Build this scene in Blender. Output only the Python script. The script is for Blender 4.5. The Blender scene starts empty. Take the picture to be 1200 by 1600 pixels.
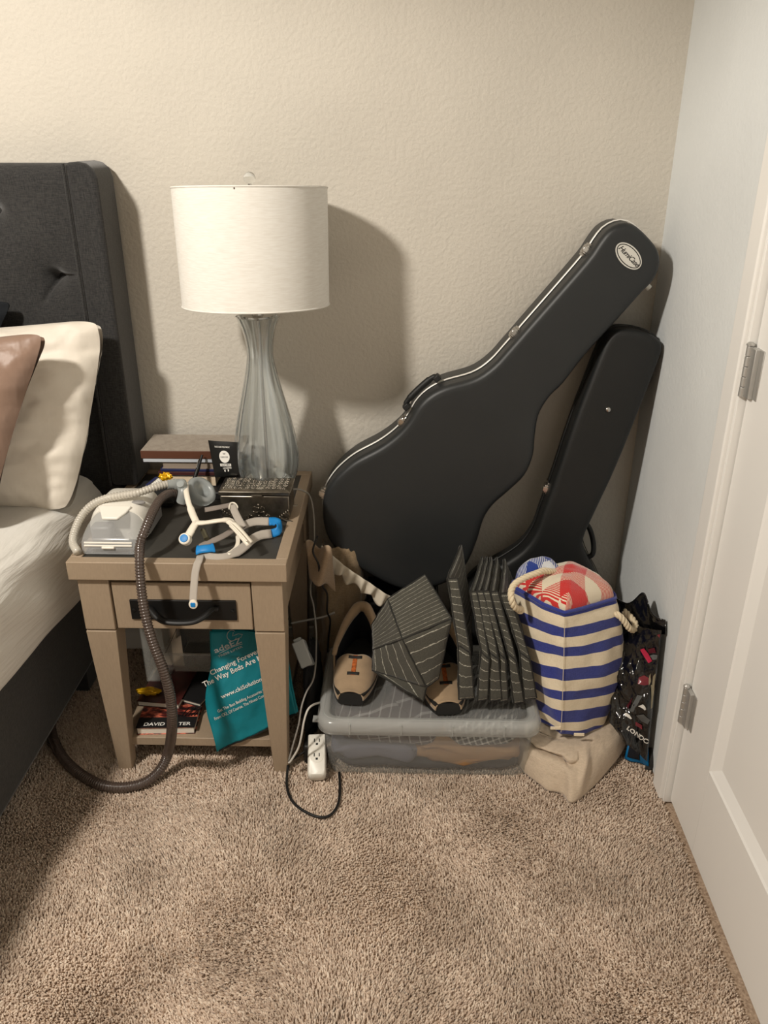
import bpy, bmesh, math, random
import numpy as np
from mathutils import Vector, Matrix, noise
random.seed(7)
SC = bpy.context.scene
COL = SC.collection
# ------------------------------------------------------------------ camera
F_PX, CAM_H, CAM_D = 1285.0, 1.42, 2.09
PITCH, YAW = math.radians(24.65), math.radians(1.3)
cam_data = bpy.data.cameras.new('camera')
cam_data.sensor_fit = 'VERTICAL'; cam_data.sensor_height = 36.0
cam_data.lens = F_PX / 1600.0 * 36.0
cam_data.clip_start = 0.02
cam = bpy.data.objects.new('camera', cam_data); COL.objects.link(cam)
cam.location = (0, -CAM_D, CAM_H)
cam.rotation_euler = (math.pi / 2 - PITCH, 0, YAW)
SC.camera = cam
# ------------------------------------------------------------------ world, lamp, exposure
world = bpy.data.worlds.new('world'); SC.world = world; world.use_nodes = True
wb = world.node_tree.nodes['Background']
wb.inputs[0].default_value = (1.0, 0.965, 0.91, 1); wb.inputs[1].default_value = 0.10
def ceiling_lamp(name, loc, watts, radius, colour):
    l = bpy.data.lights.new(name, 'SPOT'); l.energy = watts; l.spot_size = math.radians(164); l.spot_blend = .25; l.shadow_soft_size = radius; l.color = colour
    o = bpy.data.objects.new(name, l); COL.objects.link(o); o.location = loc
    return o
ceiling_lamp('ceiling_lamp_bulb', (-1.31, -1.83, 2.37), 205, 0.10, (1.0, 0.935, 0.84))
SC.view_settings.view_transform = 'Standard'
SC.view_settings.look = 'None'
SC.view_settings.gamma = 1.0
SC.view_settings.use_curve_mapping = False
SC.view_settings.exposure = 0.0

# ------------------------------------------------------------------ placing helpers
_c = Vector((0, -CAM_D, CAM_H))
_rz = Matrix.Rotation(YAW, 3, 'Z')
_f = _rz @ Vector((0, math.cos(PITCH), -math.sin(PITCH)))
_u = _rz @ Vector((0, math.sin(PITCH), math.cos(PITCH)))
_r = _rz @ Vector((1, 0, 0))
def at(px, py, x=None, y=None, z=None):
    """point on the plane x=, y= or z= that is seen at a pixel of the 1200x1600 photograph"""
    d = _f + _r * ((px - 600) / F_PX) - _u * ((py - 800) / F_PX)
    if x is not None: t = (x - _c.x) / d.x
    elif y is not None: t = (y - _c.y) / d.y
    else: t = (z - _c.z) / d.z
    return _c + d * t
def at_plane(px, py, p0, n):
    d = _f + _r * ((px - 600) / F_PX) - _u * ((py - 800) / F_PX)
    return _c + d * ((Vector(p0) - _c).dot(n) / d.dot(n))
V = Vector
# ------------------------------------------------------------------ materials
def lin(c):
    return tuple(((v / 255) / 12.92 if v / 255 <= 0.04045 else ((v / 255 + 0.055) / 1.055) ** 2.4) for v in c)
_mats = {}
class NT:
    def __init__(s, name):
        s.m = bpy.data.materials.new(name); s.m.use_nodes = True
        s.t = s.m.node_tree; s.b = s.t.nodes['Principled BSDF']; s.out = s.t.nodes['Material Output']
    def n(s, kind, **kw):
        nd = s.t.nodes.new(kind)
        for k, v in kw.items():
            if k.startswith('i_'):
                nd.inputs[k[2:].replace('_', ' ')].default_value = v
            else: setattr(nd, k, v)
        return nd
    def l(s, a, b): s.t.links.new(a, b)
    def coord(s, kind='Object', scale=(1, 1, 1), rot=(0, 0, 0)):
        tc = s.n('ShaderNodeTexCoord'); mp = s.n('ShaderNodeMapping')
        mp.inputs['Scale'].default_value = scale; mp.inputs['Rotation'].default_value = rot
        s.l(tc.outputs[kind], mp.inputs['Vector']); return mp.outputs['Vector']
    def ramp(s, fac, stops, interp='LINEAR'):
        r = s.n('ShaderNodeValToRGB'); r.color_ramp.interpolation = interp
        el = r.color_ramp.elements
        while len(el) < len(stops): el.new(0.5)
        for e, (p, c) in zip(el, stops):
            e.position = p; e.color = (*c, 1) if len(c) == 3 else c
        s.l(fac, r.inputs[0]); return r.outputs[0]
    def bump(s, height, strength=0.3, dist=0.002):
        b = s.n('ShaderNodeBump'); b.inputs['Strength'].default_value = strength; b.inputs['Distance'].default_value = dist
        s.l(height, b.inputs['Height']); s.l(b.outputs[0], s.b.inputs['Normal']); return b
    def noise(s, vec, scale, detail=3, rough=0.55):
        nz = s.n('ShaderNodeTexNoise'); nz.inputs['Scale'].default_value = scale
        nz.inputs['Detail'].default_value = detail; nz.inputs['Roughness'].default_value = rough
        s.l(vec, nz.inputs['Vector']); return nz.outputs[0]
def mat(name, col, rough=0.5, metal=0.0, var=0.0, vscale=8, bump=0.0, bscale=200, bdist=0.001, stretch=(1, 1, 1),
        trans=0.0, ior=1.45, alpha=1.0, sheen=0.0, coat=0.0, spec=0.5, emit=None):
    """plain procedural material: colour with a little noise variation and a fine bump"""
    if name in _mats: return _mats[name]
    k = NT(name); b = k.b; c = lin(col)
    b.inputs['Base Color'].default_value = (*c, 1); b.inputs['Roughness'].default_value = rough
    b.inputs['Metallic'].default_value = metal; b.inputs['Transmission Weight'].default_value = trans
    b.inputs['IOR'].default_value = ior; b.inputs['Alpha'].default_value = alpha
    b.inputs['Sheen Weight'].default_value = sheen; b.inputs['Coat Weight'].default_value = coat
    b.inputs['Specular IOR Level'].default_value = spec
    vec = k.coord('Object', stretch)
    if var:
        nz = k.noise(vec, vscale, 4)
        lo = tuple(v * (1 - var) for v in c); hi = tuple(min(1, v * (1 + var)) for v in c)
        k.l(k.ramp(nz, [(0.3, lo), (0.7, hi)]), b.inputs['Base Color'])
    if bump: k.bump(k.noise(vec, bscale, 3), bump, bdist)
    _mats[name] = k.m; return k.m
def weave_mat(name, col, col2, scale=900, rough=0.9, sheen=0.3, bump=0.4):
    """linen-like cloth: crossing horizontal and vertical threads"""
    if name in _mats: return _mats[name]
    k = NT(name); b = k.b
    b.inputs['Roughness'].default_value = rough; b.inputs['Sheen Weight'].default_value = sheen
    b.inputs['Specular IOR Level'].default_value = 0.2
    h = k.noise(k.coord('Object', (0.12, 0.12, 1)), scale, 2); v = k.noise(k.coord('Object', (1, 1, 0.12)), scale, 2)
    mx = k.n('ShaderNodeMath', operation='ADD'); k.l(h, mx.inputs[0]); k.l(v, mx.inputs[1])
    hf = k.n('ShaderNodeMath', operation='MULTIPLY'); hf.inputs[1].default_value = 0.5; k.l(mx.outputs[0], hf.inputs[0])
    k.l(k.ramp(hf.outputs[0], [(0.38, lin(col)), (0.62, lin(col2))]), b.inputs['Base Color'])
    k.bump(hf.outputs[0], bump, 0.0012)
    _mats[name] = k.m; return k.m
# ------------------------------------------------------------------ mesh builder
def catmull(pts, n, closed=False):
    """n points along a smooth curve through pts, evenly spaced"""
    P = [np.array(p, float) for p in pts]; m = len(P); out = []
    seg = m if closed else m - 1; sub = 12
    for i in range(seg):
        if closed: a, b, c, d = P[(i - 1) % m], P[i], P[(i + 1) % m], P[(i + 2) % m]
        else: a, b, c, d = P[max(i - 1, 0)], P[i], P[i + 1], P[min(i + 2, m - 1)]
        for k in range(sub):
            t = k / sub
            out.append(0.5 * ((2 * b) + (c - a) * t + (2 * a - 5 * b + 4 * c - d) * t * t + (3 * b - a - 3 * c + d) * t ** 3))
    out.append(P[0] if closed else P[-1])
    out = np.array(out); L = np.concatenate([[0], np.cumsum(np.linalg.norm(np.diff(out, axis=0), axis=1))])
    tt = np.linspace(0, L[-1], n + 1)[:-1] if closed else np.linspace(0, L[-1], n)
    return [np.array([np.interp(t, L, out[:, k]) for k in range(out.shape[1])]) for t in tt]
def offset2d(poly, d):
    """move a closed 2-D outline along its normals (d > 0: inwards)"""
    p = np.array(poly); area = 0.5 * np.sum(p[:, 0] * np.roll(p[:, 1], -1) - np.roll(p[:, 0], -1) * p[:, 1])
    t = np.roll(p, -1, 0) - np.roll(p, 1, 0); t /= np.linalg.norm(t, axis=1)[:, None] + 1e-12
    nrm = np.stack([-t[:, 1], t[:, 0]], 1) * (1 if area > 0 else -1)
    return p + nrm * d
class MB:
    def __init__(s): s.v = []; s.f = []; s.m = []; s.mats = []; s.cur = 0
    def use(s, material):
        if material not in s.mats: s.mats.append(material)
        s.cur = s.mats.index(material); return s
    def add(s, vs, fs):
        o = len(s.v); s.v += [tuple(map(float, q)) for q in vs]
        s.f += [tuple(i + o for i in f) for f in fs]; s.m += [s.cur] * len(fs); return s
    def box(s, x0, x1, y0, y1, z0, z1, M=None):
        vs = [V((x, y, z)) for x in (x0, x1) for y in (y0, y1) for z in (z0, z1)]
        if M is not None: vs = [M @ q for q in vs]
        return s.add(vs, [(0, 1, 3, 2), (4, 6, 7, 5), (0, 4, 5, 1), (2, 3, 7, 6), (0, 2, 6, 4), (1, 5, 7, 3)])
    def hexa(s, bottom, top):
        """solid between two quads given in the same order"""
        return s.add(list(bottom) + list(top), [(3, 2, 1, 0), (4, 5, 6, 7), (0, 1, 5, 4), (1, 2, 6, 5), (2, 3, 7, 6), (3, 0, 4, 7)])
    def tube(s, path, r, n=10, caps=True, flat=1.0, closed=False):
        pts = [V(p) for p in path]; m = len(pts); rs = r if hasattr(r, '__len__') else [r] * m
        vs = []; up = None
        for i, p in enumerate(pts):
            if closed: t = pts[(i + 1) % m] - pts[i - 1]
            else: t = pts[min(i + 1, m - 1)] - pts[max(i - 1, 0)]
            if t.length < 1e-9: t = V((0, 0, 1))
            t.normalize()
            if up is None: up = t.orthogonal().normalized() if abs(t.z) > 0.9 else t.cross(V((0, 0, 1))).normalized()
            up = (up - t * up.dot(t)); up = up.normalized() if up.length > 1e-6 else t.orthogonal().normalized()
            b = t.cross(up)
            for k in range(n):
                a = 2 * math.pi * k / n
                vs.append(p + up * (math.cos(a) * rs[i]) + b * (math.sin(a) * rs[i] * flat))
        fs = []
        for i in range(m if closed else m - 1):
            j = (i + 1) % m
            for k in range(n):
                l = (k + 1) % n; fs.append((i * n + k, i * n + l, j * n + l, j * n + k))
        if caps and not closed: fs += [tuple(range(n))[::-1], tuple(range((m - 1) * n, m * n))]
        return s.add(vs, fs)
    def lathe(s, prof, c=(0, 0, 0), n=48, rad=None, M=None, cap=True):
        vs = []; m = len(prof)
        for r, z in prof:
            for k in range(n):
                a = 2 * math.pi * k / n; rr = r * (rad(a, z) if rad else 1)
                q = V((rr * math.cos(a), rr * math.sin(a), z)); q = (M @ q) if M is not None else q
                vs.append(q + V(c))
        fs = [(i * n + k, i * n + (k + 1) % n, (i + 1) * n + (k + 1) % n, (i + 1) * n + k) for i in range(m - 1) for k in range(n)]
        if cap: fs += [tuple(range(n))[::-1], tuple(range((m - 1) * n, m * n))]
        return s.add(vs, fs)
    def grid(s, fn, nu, nv, closeu=False):
        vs = [fn(i / (nu if closeu else nu - 1), j / (nv - 1)) for j in range(nv) for i in range(nu)]
        fs = [(j * nu + i, j * nu + (i + 1) % nu, (j + 1) * nu + (i + 1) % nu, (j + 1) * nu + i) for j in range(nv - 1) for i in range(nu if closeu else nu - 1)]
        return s.add(vs, fs)
    def loft(s, rings, cap0=True, cap1=True):
        n = len(rings[0]); vs = [q for r in rings for q in r]
        fs = [(i * n + k, i * n + (k + 1) % n, (i + 1) * n + (k + 1) % n, (i + 1) * n + k) for i in range(len(rings) - 1) for k in range(n)]
        if cap0: fs.append(tuple(range(n))[::-1])
        if cap1: fs.append(tuple(range((len(rings) - 1) * n, len(rings) * n)))
        return s.add(vs, fs)
    def build(s, name, material=None, parent=None, bevel=0, seg=2, subd=0, solid=0, angle=40, smooth=True, fix=True):
        me = bpy.data.meshes.new(name); me.from_pydata(s.v, [], s.f); me.validate()
        if s.mats:
            for q in s.mats: me.materials.append(q)
            if len(me.polygons) == len(s.m): me.polygons.foreach_set('material_index', s.m)
        elif material: me.materials.append(material)
        if fix:
            bm = bmesh.new(); bm.from_mesh(me); bmesh.ops.recalc_face_normals(bm, faces=bm.faces); bm.to_mesh(me); bm.free()
        if smooth:
            me.polygons.foreach_set('use_smooth', [True] * len(me.polygons))
            if angle < 180: me.set_sharp_from_angle(angle=math.radians(angle))
        o = bpy.data.objects.new(name, me); COL.objects.link(o)
        if parent: adopt(o, parent)
        if solid:
            q = o.modifiers.new('Solidify', 'SOLIDIFY'); q.thickness = solid; q.offset = 0
        if bevel:
            q = o.modifiers.new('Bevel', 'BEVEL'); q.width = bevel; q.segments = seg; q.limit_method = 'ANGLE'; q.angle_limit = math.radians(35)
        if subd:
            q = o.modifiers.new('Subsurf', 'SUBSURF'); q.levels = subd; q.render_levels = subd
        return o
def adopt(o, parent):
    o.parent = parent
    w = V((0, 0, 0)); p = parent
    while p is not None: w = w + V(p.location); p = p.parent
    if parent.type == 'EMPTY': o.matrix_parent_inverse = Matrix.Translation(-w)
def tag(o, label=None, cat=None, group=None, kind=None):
    if label: o['label'] = label
    if cat: o['category'] = cat
    if group: o['group'] = group
    if kind: o['kind'] = kind
    return o
def thing(name, loc, label, cat, group=None):
    o = bpy.data.objects.new(name, None); COL.objects.link(o); o.location = loc; o.empty_display_size = 0.05
    return tag(o, label, cat, group)
def struct(o): o['kind'] = 'structure'; return o
def text_geo(body, size=1.0, shear=0.0, align='CENTER', bold=0.0, spacing=1.0):
    """triangulated letters in the xy plane as (verts, faces)"""
    cu = bpy.data.curves.new('txt', 'FONT'); cu.body = body; cu.size = size; cu.shear = shear
    cu.align_x = align; cu.align_y = 'CENTER'; cu.offset = bold; cu.space_character = spacing; cu.resolution_u = 3
    o = bpy.data.objects.new('txt', cu); COL.objects.link(o)
    dg = bpy.context.evaluated_depsgraph_get(); me = bpy.data.meshes.new_from_object(o.evaluated_get(dg))
    vs = [tuple(q.co) for q in me.vertices]; fs = [tuple(p.vertices) for p in me.polygons]
    bpy.data.objects.remove(o); bpy.data.curves.remove(cu); bpy.data.meshes.remove(me)
    return vs, fs
def text_on(mb, body, size, fn, **kw):
    vs, fs = text_geo(body, size, **kw); return mb.add([fn(q[0], q[1]) for q in vs], fs)
def fbm(p, s, o=3): return noise.fractal(V(p) * s, 1.0, 2.0, o)
# =================================================================== THE ROOM
XR = 0.624                                     # right wall plane
def wall_mat(name, col, amp=0.25):
    k = NT(name); k.b.inputs['Roughness'].default_value = 0.75; k.b.inputs['Specular IOR Level'].default_value = 0.25
    vec = k.coord('Object'); a = k.noise(vec, 95, 2, 0.5); c = lin(col)
    k.l(k.ramp(k.noise(vec, 3, 3), [(0.35, tuple(v * 0.965 for v in c)), (0.65, tuple(v * 1.03 for v in c))]), k.b.inputs['Base Color'])
    k.bump(k.ramp(a, [(0.35, (0, 0, 0)), (0.62, (1, 1, 1))]), amp, 0.0035)
    return k.m
M_WALL = wall_mat('greige_orange_peel_paint', (204, 198, 187), 0.22)
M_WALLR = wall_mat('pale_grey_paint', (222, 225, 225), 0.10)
M_TRIM = mat('white_trim_paint', (238, 236, 232), 0.38)
M_CEIL = mat('ceiling_paint', (235, 232, 226), 0.9)
struct(MB().box(-4.2, XR + .12, 0, .12, 0, 2.5).build('wall_back', M_WALL, fix=True, smooth=False))
wr = MB(); wr.box(XR, XR + .12, -.600, 0, 0, 2.5); wr.box(XR, XR + .12, -1.44, -.600, 2.06, 2.5); wr.box(XR, XR + .12, -4.6, -1.44, 0, 2.5)
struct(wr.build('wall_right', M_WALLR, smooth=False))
struct(MB().box(-4.32, -4.2, -4.6, .12, 0, 2.5).build('wall_left', M_WALL, smooth=False))
struct(MB().box(-4.32, XR + .12, -4.72, -4.6, 0, 2.5).build('wall_front', M_WALL, smooth=False))
struct(MB().box(-4.32, XR + .12, -4.6, .12, 2.5, 2.6).build('ceiling', M_CEIL, smooth=False))
struct(MB().box(-4.2, XR, -.013, -.0005, 0, .085).build('baseboard_back', M_TRIM, bevel=.003))
# carpet: backing slab and a real cut pile over the part that is near
k = NT('carpet_backing'); k.b.inputs['Roughness'].default_value = 1
vec = k.coord('Object'); k.l(k.ramp(k.noise(vec, 260, 2), [(0.3, lin((150, 126, 106))), (0.7, lin((205, 182, 158)))]), k.b.inputs['Base Color'])
floor = struct(MB().box(-4.2, XR + .1, -4.6, .12, -.1, -.006).build('floor', k.m, smooth=False))
k = NT('carpet_yarn'); k.b.inputs['Roughness'].default_value = 0.95; k.b.inputs['Specular IOR Level'].default_value = 0.15
k.b.inputs['Sheen Weight'].default_value = 0.15
g = k.n('ShaderNodeNewGeometry'); mix = k.n('ShaderNodeMix', data_type='RGBA', blend_type='MULTIPLY'); mix.inputs[0].default_value = 1
k.l(k.ramp(g.outputs['Random Per Island'], [(0.0, lin((168, 147, 129))), (0.12, lin((202, 180, 161))), (0.75, lin((224, 204, 184))), (1.0, lin((240, 224, 206)))]), mix.inputs[6])
mottle = k.noise(k.coord('Object', (1, 1, 0)), 5.5, 4, .6)  # slow random mottling, multiplied into the yarn tone below
k.l(k.ramp(mottle, [(.36, (.74, .72, .70)), (.60, (1, 1, 1))]), mix.inputs[7]); k.l(mix.outputs[2], k.b.inputs['Base Color'])
def carpet():
    rng = np.random.default_rng(3); sp = 0.0040
    xs = np.arange(-1.25, XR + .004, sp); ys = np.arange(-1.75, -.012, sp)
    X, Y = np.meshgrid(xs, ys); X = X.ravel(); Y = Y.ravel()
    X = X + rng.uniform(-.5, .5, X.size) * sp; Y = Y + rng.uniform(-.5, .5, Y.size) * sp
    ok = (X < XR - .004) & ((Y < -.60) | (X < XR - .004)); X = X[ok]; Y = Y[ok]; N = X.size
    # slow waves in the lean of the pile (vacuum and foot marks)
    def wave(sx, sy, ph): return np.sin(X * sx + Y * sy + ph) + .6 * np.sin(X * sy * 1.7 - Y * sx * 1.3 + 2 * ph)
    lx = .0030 * wave(9, 5, .3) + rng.normal(0, .0020, N); ly = .0030 * wave(6, -11, 1.9) + rng.normal(0, .0020, N)
    h = rng.uniform(.0060, .0098, N) * (1 + .10 * wave(14, 9, .7))
    r0 = rng.uniform(.0017, .0025, N); r1 = r0 * rng.uniform(.6, .95, N); a0 = rng.uniform(0, 6.28, N); tw = rng.uniform(-.8, .8, N)
    v = np.zeros((N, 6, 3), np.float32)
    for k_ in range(3):
        a = a0 + k_ * 2.0944; b = a + tw
        v[:, k_, 0] = X + r0 * np.cos(a); v[:, k_, 1] = Y + r0 * np.sin(a); v[:, k_, 2] = -.0065
        v[:, 3 + k_, 0] = X + lx + r1 * np.cos(b); v[:, 3 + k_, 1] = Y + ly + r1 * np.sin(b)
        v[:, 3 + k_, 2] = -.006 + h - .0022 * np.cos(b) * np.sign(lx)
    base = np.arange(N)[:, None] * 6
    quads = np.concatenate([base + np.array([[0, 1, 4, 3]]), base + np.array([[1, 2, 5, 4]]), base + np.array([[2, 0, 3, 5]])], 0)
    tris = base + np.array([[3, 4, 5]])
    me = bpy.data.meshes.new('carpet_pile'); me.vertices.add(N * 6); me.vertices.foreach_set('co', v.ravel())
    loops = np.concatenate([quads.ravel(), tris.ravel()]).astype(np.int32)
    me.loops.add(loops.size); me.loops.foreach_set('vertex_index', loops)
    nq, nt = len(quads), len(tris); me.polygons.add(nq + nt)
    me.polygons.foreach_set('loop_start', np.concatenate([np.arange(nq) * 4, nq * 4 + np.arange(nt) * 3]).astype(np.int32))
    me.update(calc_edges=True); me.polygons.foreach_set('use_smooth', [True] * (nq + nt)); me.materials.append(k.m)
    o = bpy.data.objects.new('carpet_pile', me); COL.objects.link(o); o.parent = floor; o['kind'] = 'stuff'
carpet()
# the ceiling lamp that lights the room (above the frame): unseen metal pan, open below, added to keep light off the ceiling
pan = thing('ceiling_lamp', (-1.31, -1.83, 2.5), 'ceiling lamp over the bed with an added metal pan blocking upward light, above the picture', 'ceiling lamp')
M_PAN = mat('satin_nickel_pan', (150, 146, 140), .4, .8)
MB().lathe([(.02, 2.499), (.16, 2.495), (.19, 2.46), (.192, 2.42), (.186, 2.42), (.182, 2.455), (.155, 2.485), (.02, 2.49)], (-1.31, -1.83, 0), 40, cap=False).build('pan', M_PAN, pan)
MB().tube([(-1.31, -1.83, 2.485), (-1.31, -1.83, 2.42)], .02, 14).build('socket', M_PAN, pan)
# door frame and door in the right wall
XC, XD = .612, .634
tr = thing('trim_1', (XR, -.6, 0), None, None); struct(tr)
MB().box(XC, XR + .001, -.600, -.545, 0, 2.07).build('casing', M_TRIM, tr, bevel=.004, seg=3)
MB().box(XC, XR + .001, -1.50, -1.445, 0, 2.07).build('casing', M_TRIM, tr, bevel=.004, seg=3)
MB().box(XC, XR + .001, -1.50, -.545, 2.07, 2.125).build('casing', M_TRIM, tr, bevel=.004, seg=3)
MB().box(.620, .72, -.609, -.600, 0, 2.06).build('jamb', M_TRIM, tr, bevel=.0015)
MB().box(.620, .72, -1.445, -1.436, 0, 2.06).build('jamb', M_TRIM, tr, bevel=.0015)
MB().box(.660, .72, -1.436, -.609, 0, 2.06).build('door_stop', M_TRIM, tr)
dr = thing('door_1', (XD, -1.02, 0), None, None); struct(dr)
Y0, Y1 = -1.434, -.613
def dbox(y0, y1, z0, z1, nm): return MB().box(XD, XD + .035, y0, y1, z0, z1).build(nm, M_TRIM, dr, bevel=.0012)
dbox(-.770, Y1, .012, 2.04, 'stile'); dbox(Y0, -1.277, .012, 2.04, 'stile')
for z0, z1 in ((.012, .238), (.862, .985), (1.90, 2.04)): dbox(-1.277, -.770, z0, z1, 'rail')
def panel(z0, z1):
    b = MB(); y0, y1, w, d = -1.277, -.770, .026, .013
    o = [(XD, y1, z0), (XD, y0, z0), (XD, y0, z1), (XD, y1, z1)]
    m1 = [(XD + .003, y1 - .004, z0 + .004), (XD + .003, y0 + .004, z0 + .004), (XD + .003, y0 + .004, z1 - .004), (XD + .003, y1 - .004, z1 - .004)]
    i = [(XD + d, y1 - w, z0 + w), (XD + d, y0 + w, z0 + w), (XD + d, y0 + w, z1 - w), (XD + d, y1 - w, z1 - w)]
    b.loft([o, m1, i], cap0=False); return b.build('panel', M_TRIM, dr, smooth=False)
panel(.238, .862); panel(.985, 1.90)
M_STEEL = mat('brushed_nickel', (196, 195, 192), 0.42, .75, bump=.1, bscale=300)
def hinge(zc):
    h = MB().box(XD - .0022, XD + .004, -.655, -.622, zc - .045, zc + .045).build('hinge', M_STEEL, dr, bevel=.001)
    kz = zc - .047
    for q in range(5):
        MB().lathe([(.0062, 0), (.0062, .0178)], (XD - .011, -.613, kz + q * .0188), 14).build('knuckle', M_STEEL, h, bevel=.0006)
    MB().lathe([(.0072, 0), (.0072, .003), (.004, .006)], (XD - .011, -.613, zc + .047), 14).build('hinge_pin', M_STEEL, h)
    MB().box(XD - .011, XD - .002, -.640, -.613, zc - .045, zc + .045).build('leaf', M_STEEL, h, bevel=.001)
for zc in (.285, 1.03, 1.80): hinge(zc)

# =================================================================== THE BED
M_DARK = weave_mat('charcoal_linen', (36, 36, 37), (60, 59, 58), 620, bump=.5)
bed = thing('bed', (-1.6, -1.1, 0), 'charcoal linen upholstered bed with button tufted headboard against the back wall', 'bed')
BTN = [(-.828, 1.11), (-.945, 1.26), (-.945, .96), (-.828, .81), (-1.062, 1.11), (-1.18, 1.26), (-1.18, .96), (-1.297, 1.11)]
def seg_d(p, a, b):
    ax, az = a; bx, bz = b; t = max(0, min(1, ((p[0] - ax) * (bx - ax) + (p[1] - az) * (bz - az)) / ((bx - ax) ** 2 + (bz - az) ** 2)))
    return math.hypot(p[0] - ax - t * (bx - ax), p[1] - az - t * (bz - az)), t
def tuft(x, z):
    y = -.118
    for b in BTN:
        d = math.hypot(x - b[0], z - b[1]); y += .022 * math.exp(-(d / .020) ** 2) + .022 * math.exp(-(d / .07) ** 2)
    cr = [(BTN[0], (-.735, 1.118), .009), (BTN[0], (-.862, 1.055), .009), (BTN[1], (-.975, 1.20), .006), (BTN[4], (-1.1, 1.055), .006), (BTN[3], (-.735, .815), .008)]
    for a, b, s in cr:
        d, t = seg_d((x, z), a, b); y += 2.0 * s * math.exp(-(d / .0055) ** 2) * (1 - .75 * t) + .5 * s * math.exp(-(d / .02) ** 2) * (1 - .6 * t)
    e = min(1.362 - z, .05) / .05; y += .03 * (1 - math.sqrt(max(0, 1 - (1 - max(e, 0)) ** 2)))
    return y
hp = MB()
hp.grid(lambda u, v: V((-1.55 + u * .815, tuft(-1.55 + u * .815, .42 + v * .942), .42 + v * .942)), 230, 240)
hp.box(-1.9, -.735, -.055, -.01, .12, 1.36)
hp.build('headboard_panel', M_DARK, bed, angle=60)
for b in BTN:
    MB().lathe([(.0, -.006), (.009, -.005), (.0125, 0), (.011, .004), (.005, .0065), (0, .007)], (b[0], tuft(*b) - .002, b[1]), 16, M=Matrix.Rotation(math.pi / 2, 3, 'X'), cap=False).build('button', M_DARK, bed)
# wing: the thick upholstered end of the headboard (front face with a welt, rounded outer top corner)
wg = MB(); prof = [(-.752, .5905), (-.752, 1.364), (-.722, 1.366), (-.704, 1.362), (-.690, 1.350), (-.684, 1.330), (-.683, 1.2), (-.683, .5905)]
for yy in (0,): pass
wg.loft([[V((x, y, z)) for x, z in prof] for y in (-.136, -.012)])
wg.build('headboard_wing', M_DARK, bed, bevel=.010, seg=4)
MB().tube([(-.753, -.139, .592), (-.753, -.1395, 1.0), (-.753, -.139, 1.362)], .0035, 8).build('welt', M_DARK, bed)
MB().box(-.905, -.865, -2.15, -.10, .06, .395).build('side_rail', M_DARK, bed, bevel=.015, seg=3)
MB().box(-2.4, -.905, -2.15, -.10, .09, .34).build('slat_base', M_DARK, bed)
MB().box(-.91, -.87, -2.1, -2.03, -.002, .08).build('leg', M_DARK, bed, bevel=.004)
MB().box(-.91, -.87, -.22, -.15, -.002, .08).build('leg', M_DARK, bed, bevel=.004)
# mattress in its white fitted sheet
k = NT('white_fitted_sheet'); k.b.inputs['Roughness'].default_value = .85; k.b.inputs['Sheen Weight'].default_value = .2
k.b.inputs['Base Color'].default_value = (*lin((224, 221, 214)), 1)
k.bump(k.noise(k.coord('Object', (3, 1.2, 14)), 6, 3), .35, .012)
M_SHEET = k.m
def sheet(u, v):
    y = -.145 - 2.0 * v; xe = -.765 - .10 * min(1, max(0, (-y - .25) / .95)); r = .09
    pr = [(-.06, .383), (-.012, .388), (-.004, .42), (0, .45), (.002, .49), (0, .53)]
    for q in range(1, 7):
        a = q / 6 * math.pi / 2; pr.append((-r + r * math.cos(a), ( .535 + r * math.sin(a))))
    pr += [(-.2, .628), (-.45, .632), (-1.0, .634), (-1.62, .63)]
    t = u * (len(pr) - 1); i = min(int(t), len(pr) - 2); f = t - i
    x = pr[i][0] * (1 - f) + pr[i + 1][0] * f; z = pr[i][1] * (1 - f) + pr[i + 1][1] * f
    w = .010 * fbm((0, y * 2.2 + z * 3.0, z * 6 - y * 1.2), 1.0, 3); side = 1 if z < .6 else .4
    diag = .006 * math.sin((z * 1.0 + y * .55) * 46) * math.exp(-((y + .35) / .5) ** 2) * (1 if z > .45 else .4)
    return V((xe + x + (w + diag) * side, y, z + (.008 * fbm((x * 4, y * 4, 3), 1.3) if z > .6 else 0) + (.006 * math.sin(y * 7) - .03 * min(1, max(0, (-y - .3) / .5)) if z < .43 else 0)))
mt = thing('mattress', (-1.6, -1.1, .34), 'thick mattress under a wrinkled white fitted sheet', 'mattress')
MB().grid(sheet, 70, 130).build('fitted_sheet', M_SHEET, mt, angle=180)
MB().box(-2.35, -.92, -2.12, -.16, .345, .60).build('core', M_SHEET, mt, bevel=.03)

def pillow(TR, BR, TL, BL, thick, seedv, wr=.006, pinch=.06, n=64):
    TR, BR, TL, BL = map(V, (TR, BR, TL, BL)); nrm = ((TR - TL).cross(BL - TL)).normalized(); cen = (TR + BR + TL + BL) / 4
    if nrm.y > 0: nrm = -nrm
    b = MB()
    for sgn in (1, -1):
        def fn(u, v):
            a, c = 2 * u - 1, 2 * v - 1
            rd = 1 - .05 * abs(a) ** 8 * abs(c) ** 8; a *= rd; c *= rd; uu = .5 + .5 * a * (1 - pinch * (1 - c * c)); vv = .5 + .5 * c * (1 - pinch * (1 - a * a))
            p = (TL * (1 - uu) + TR * uu) * vv + (BL * (1 - uu) + BR * uu) * (1 - vv)
            t = (max(0, 1 - a ** 4) * max(0, 1 - c ** 4)) ** .5
            t = t * (.75 + .25 * (1 - a * a) * (1 - c * c))
            w = wr * fbm((a * 2.2 + seedv, c * 3.0, seedv), 1.4, 4) * min(1, t * 3) + .6 * wr * math.sin(8 * math.atan2(c - .2, a + .1) + seedv) * min(1, t * 2) * (abs(a) ** 2 + abs(c) ** 2) * .5
            return p + nrm * (sgn * thick * .5 * t + w)
        b.grid(fn, n, n)
    return b
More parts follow.
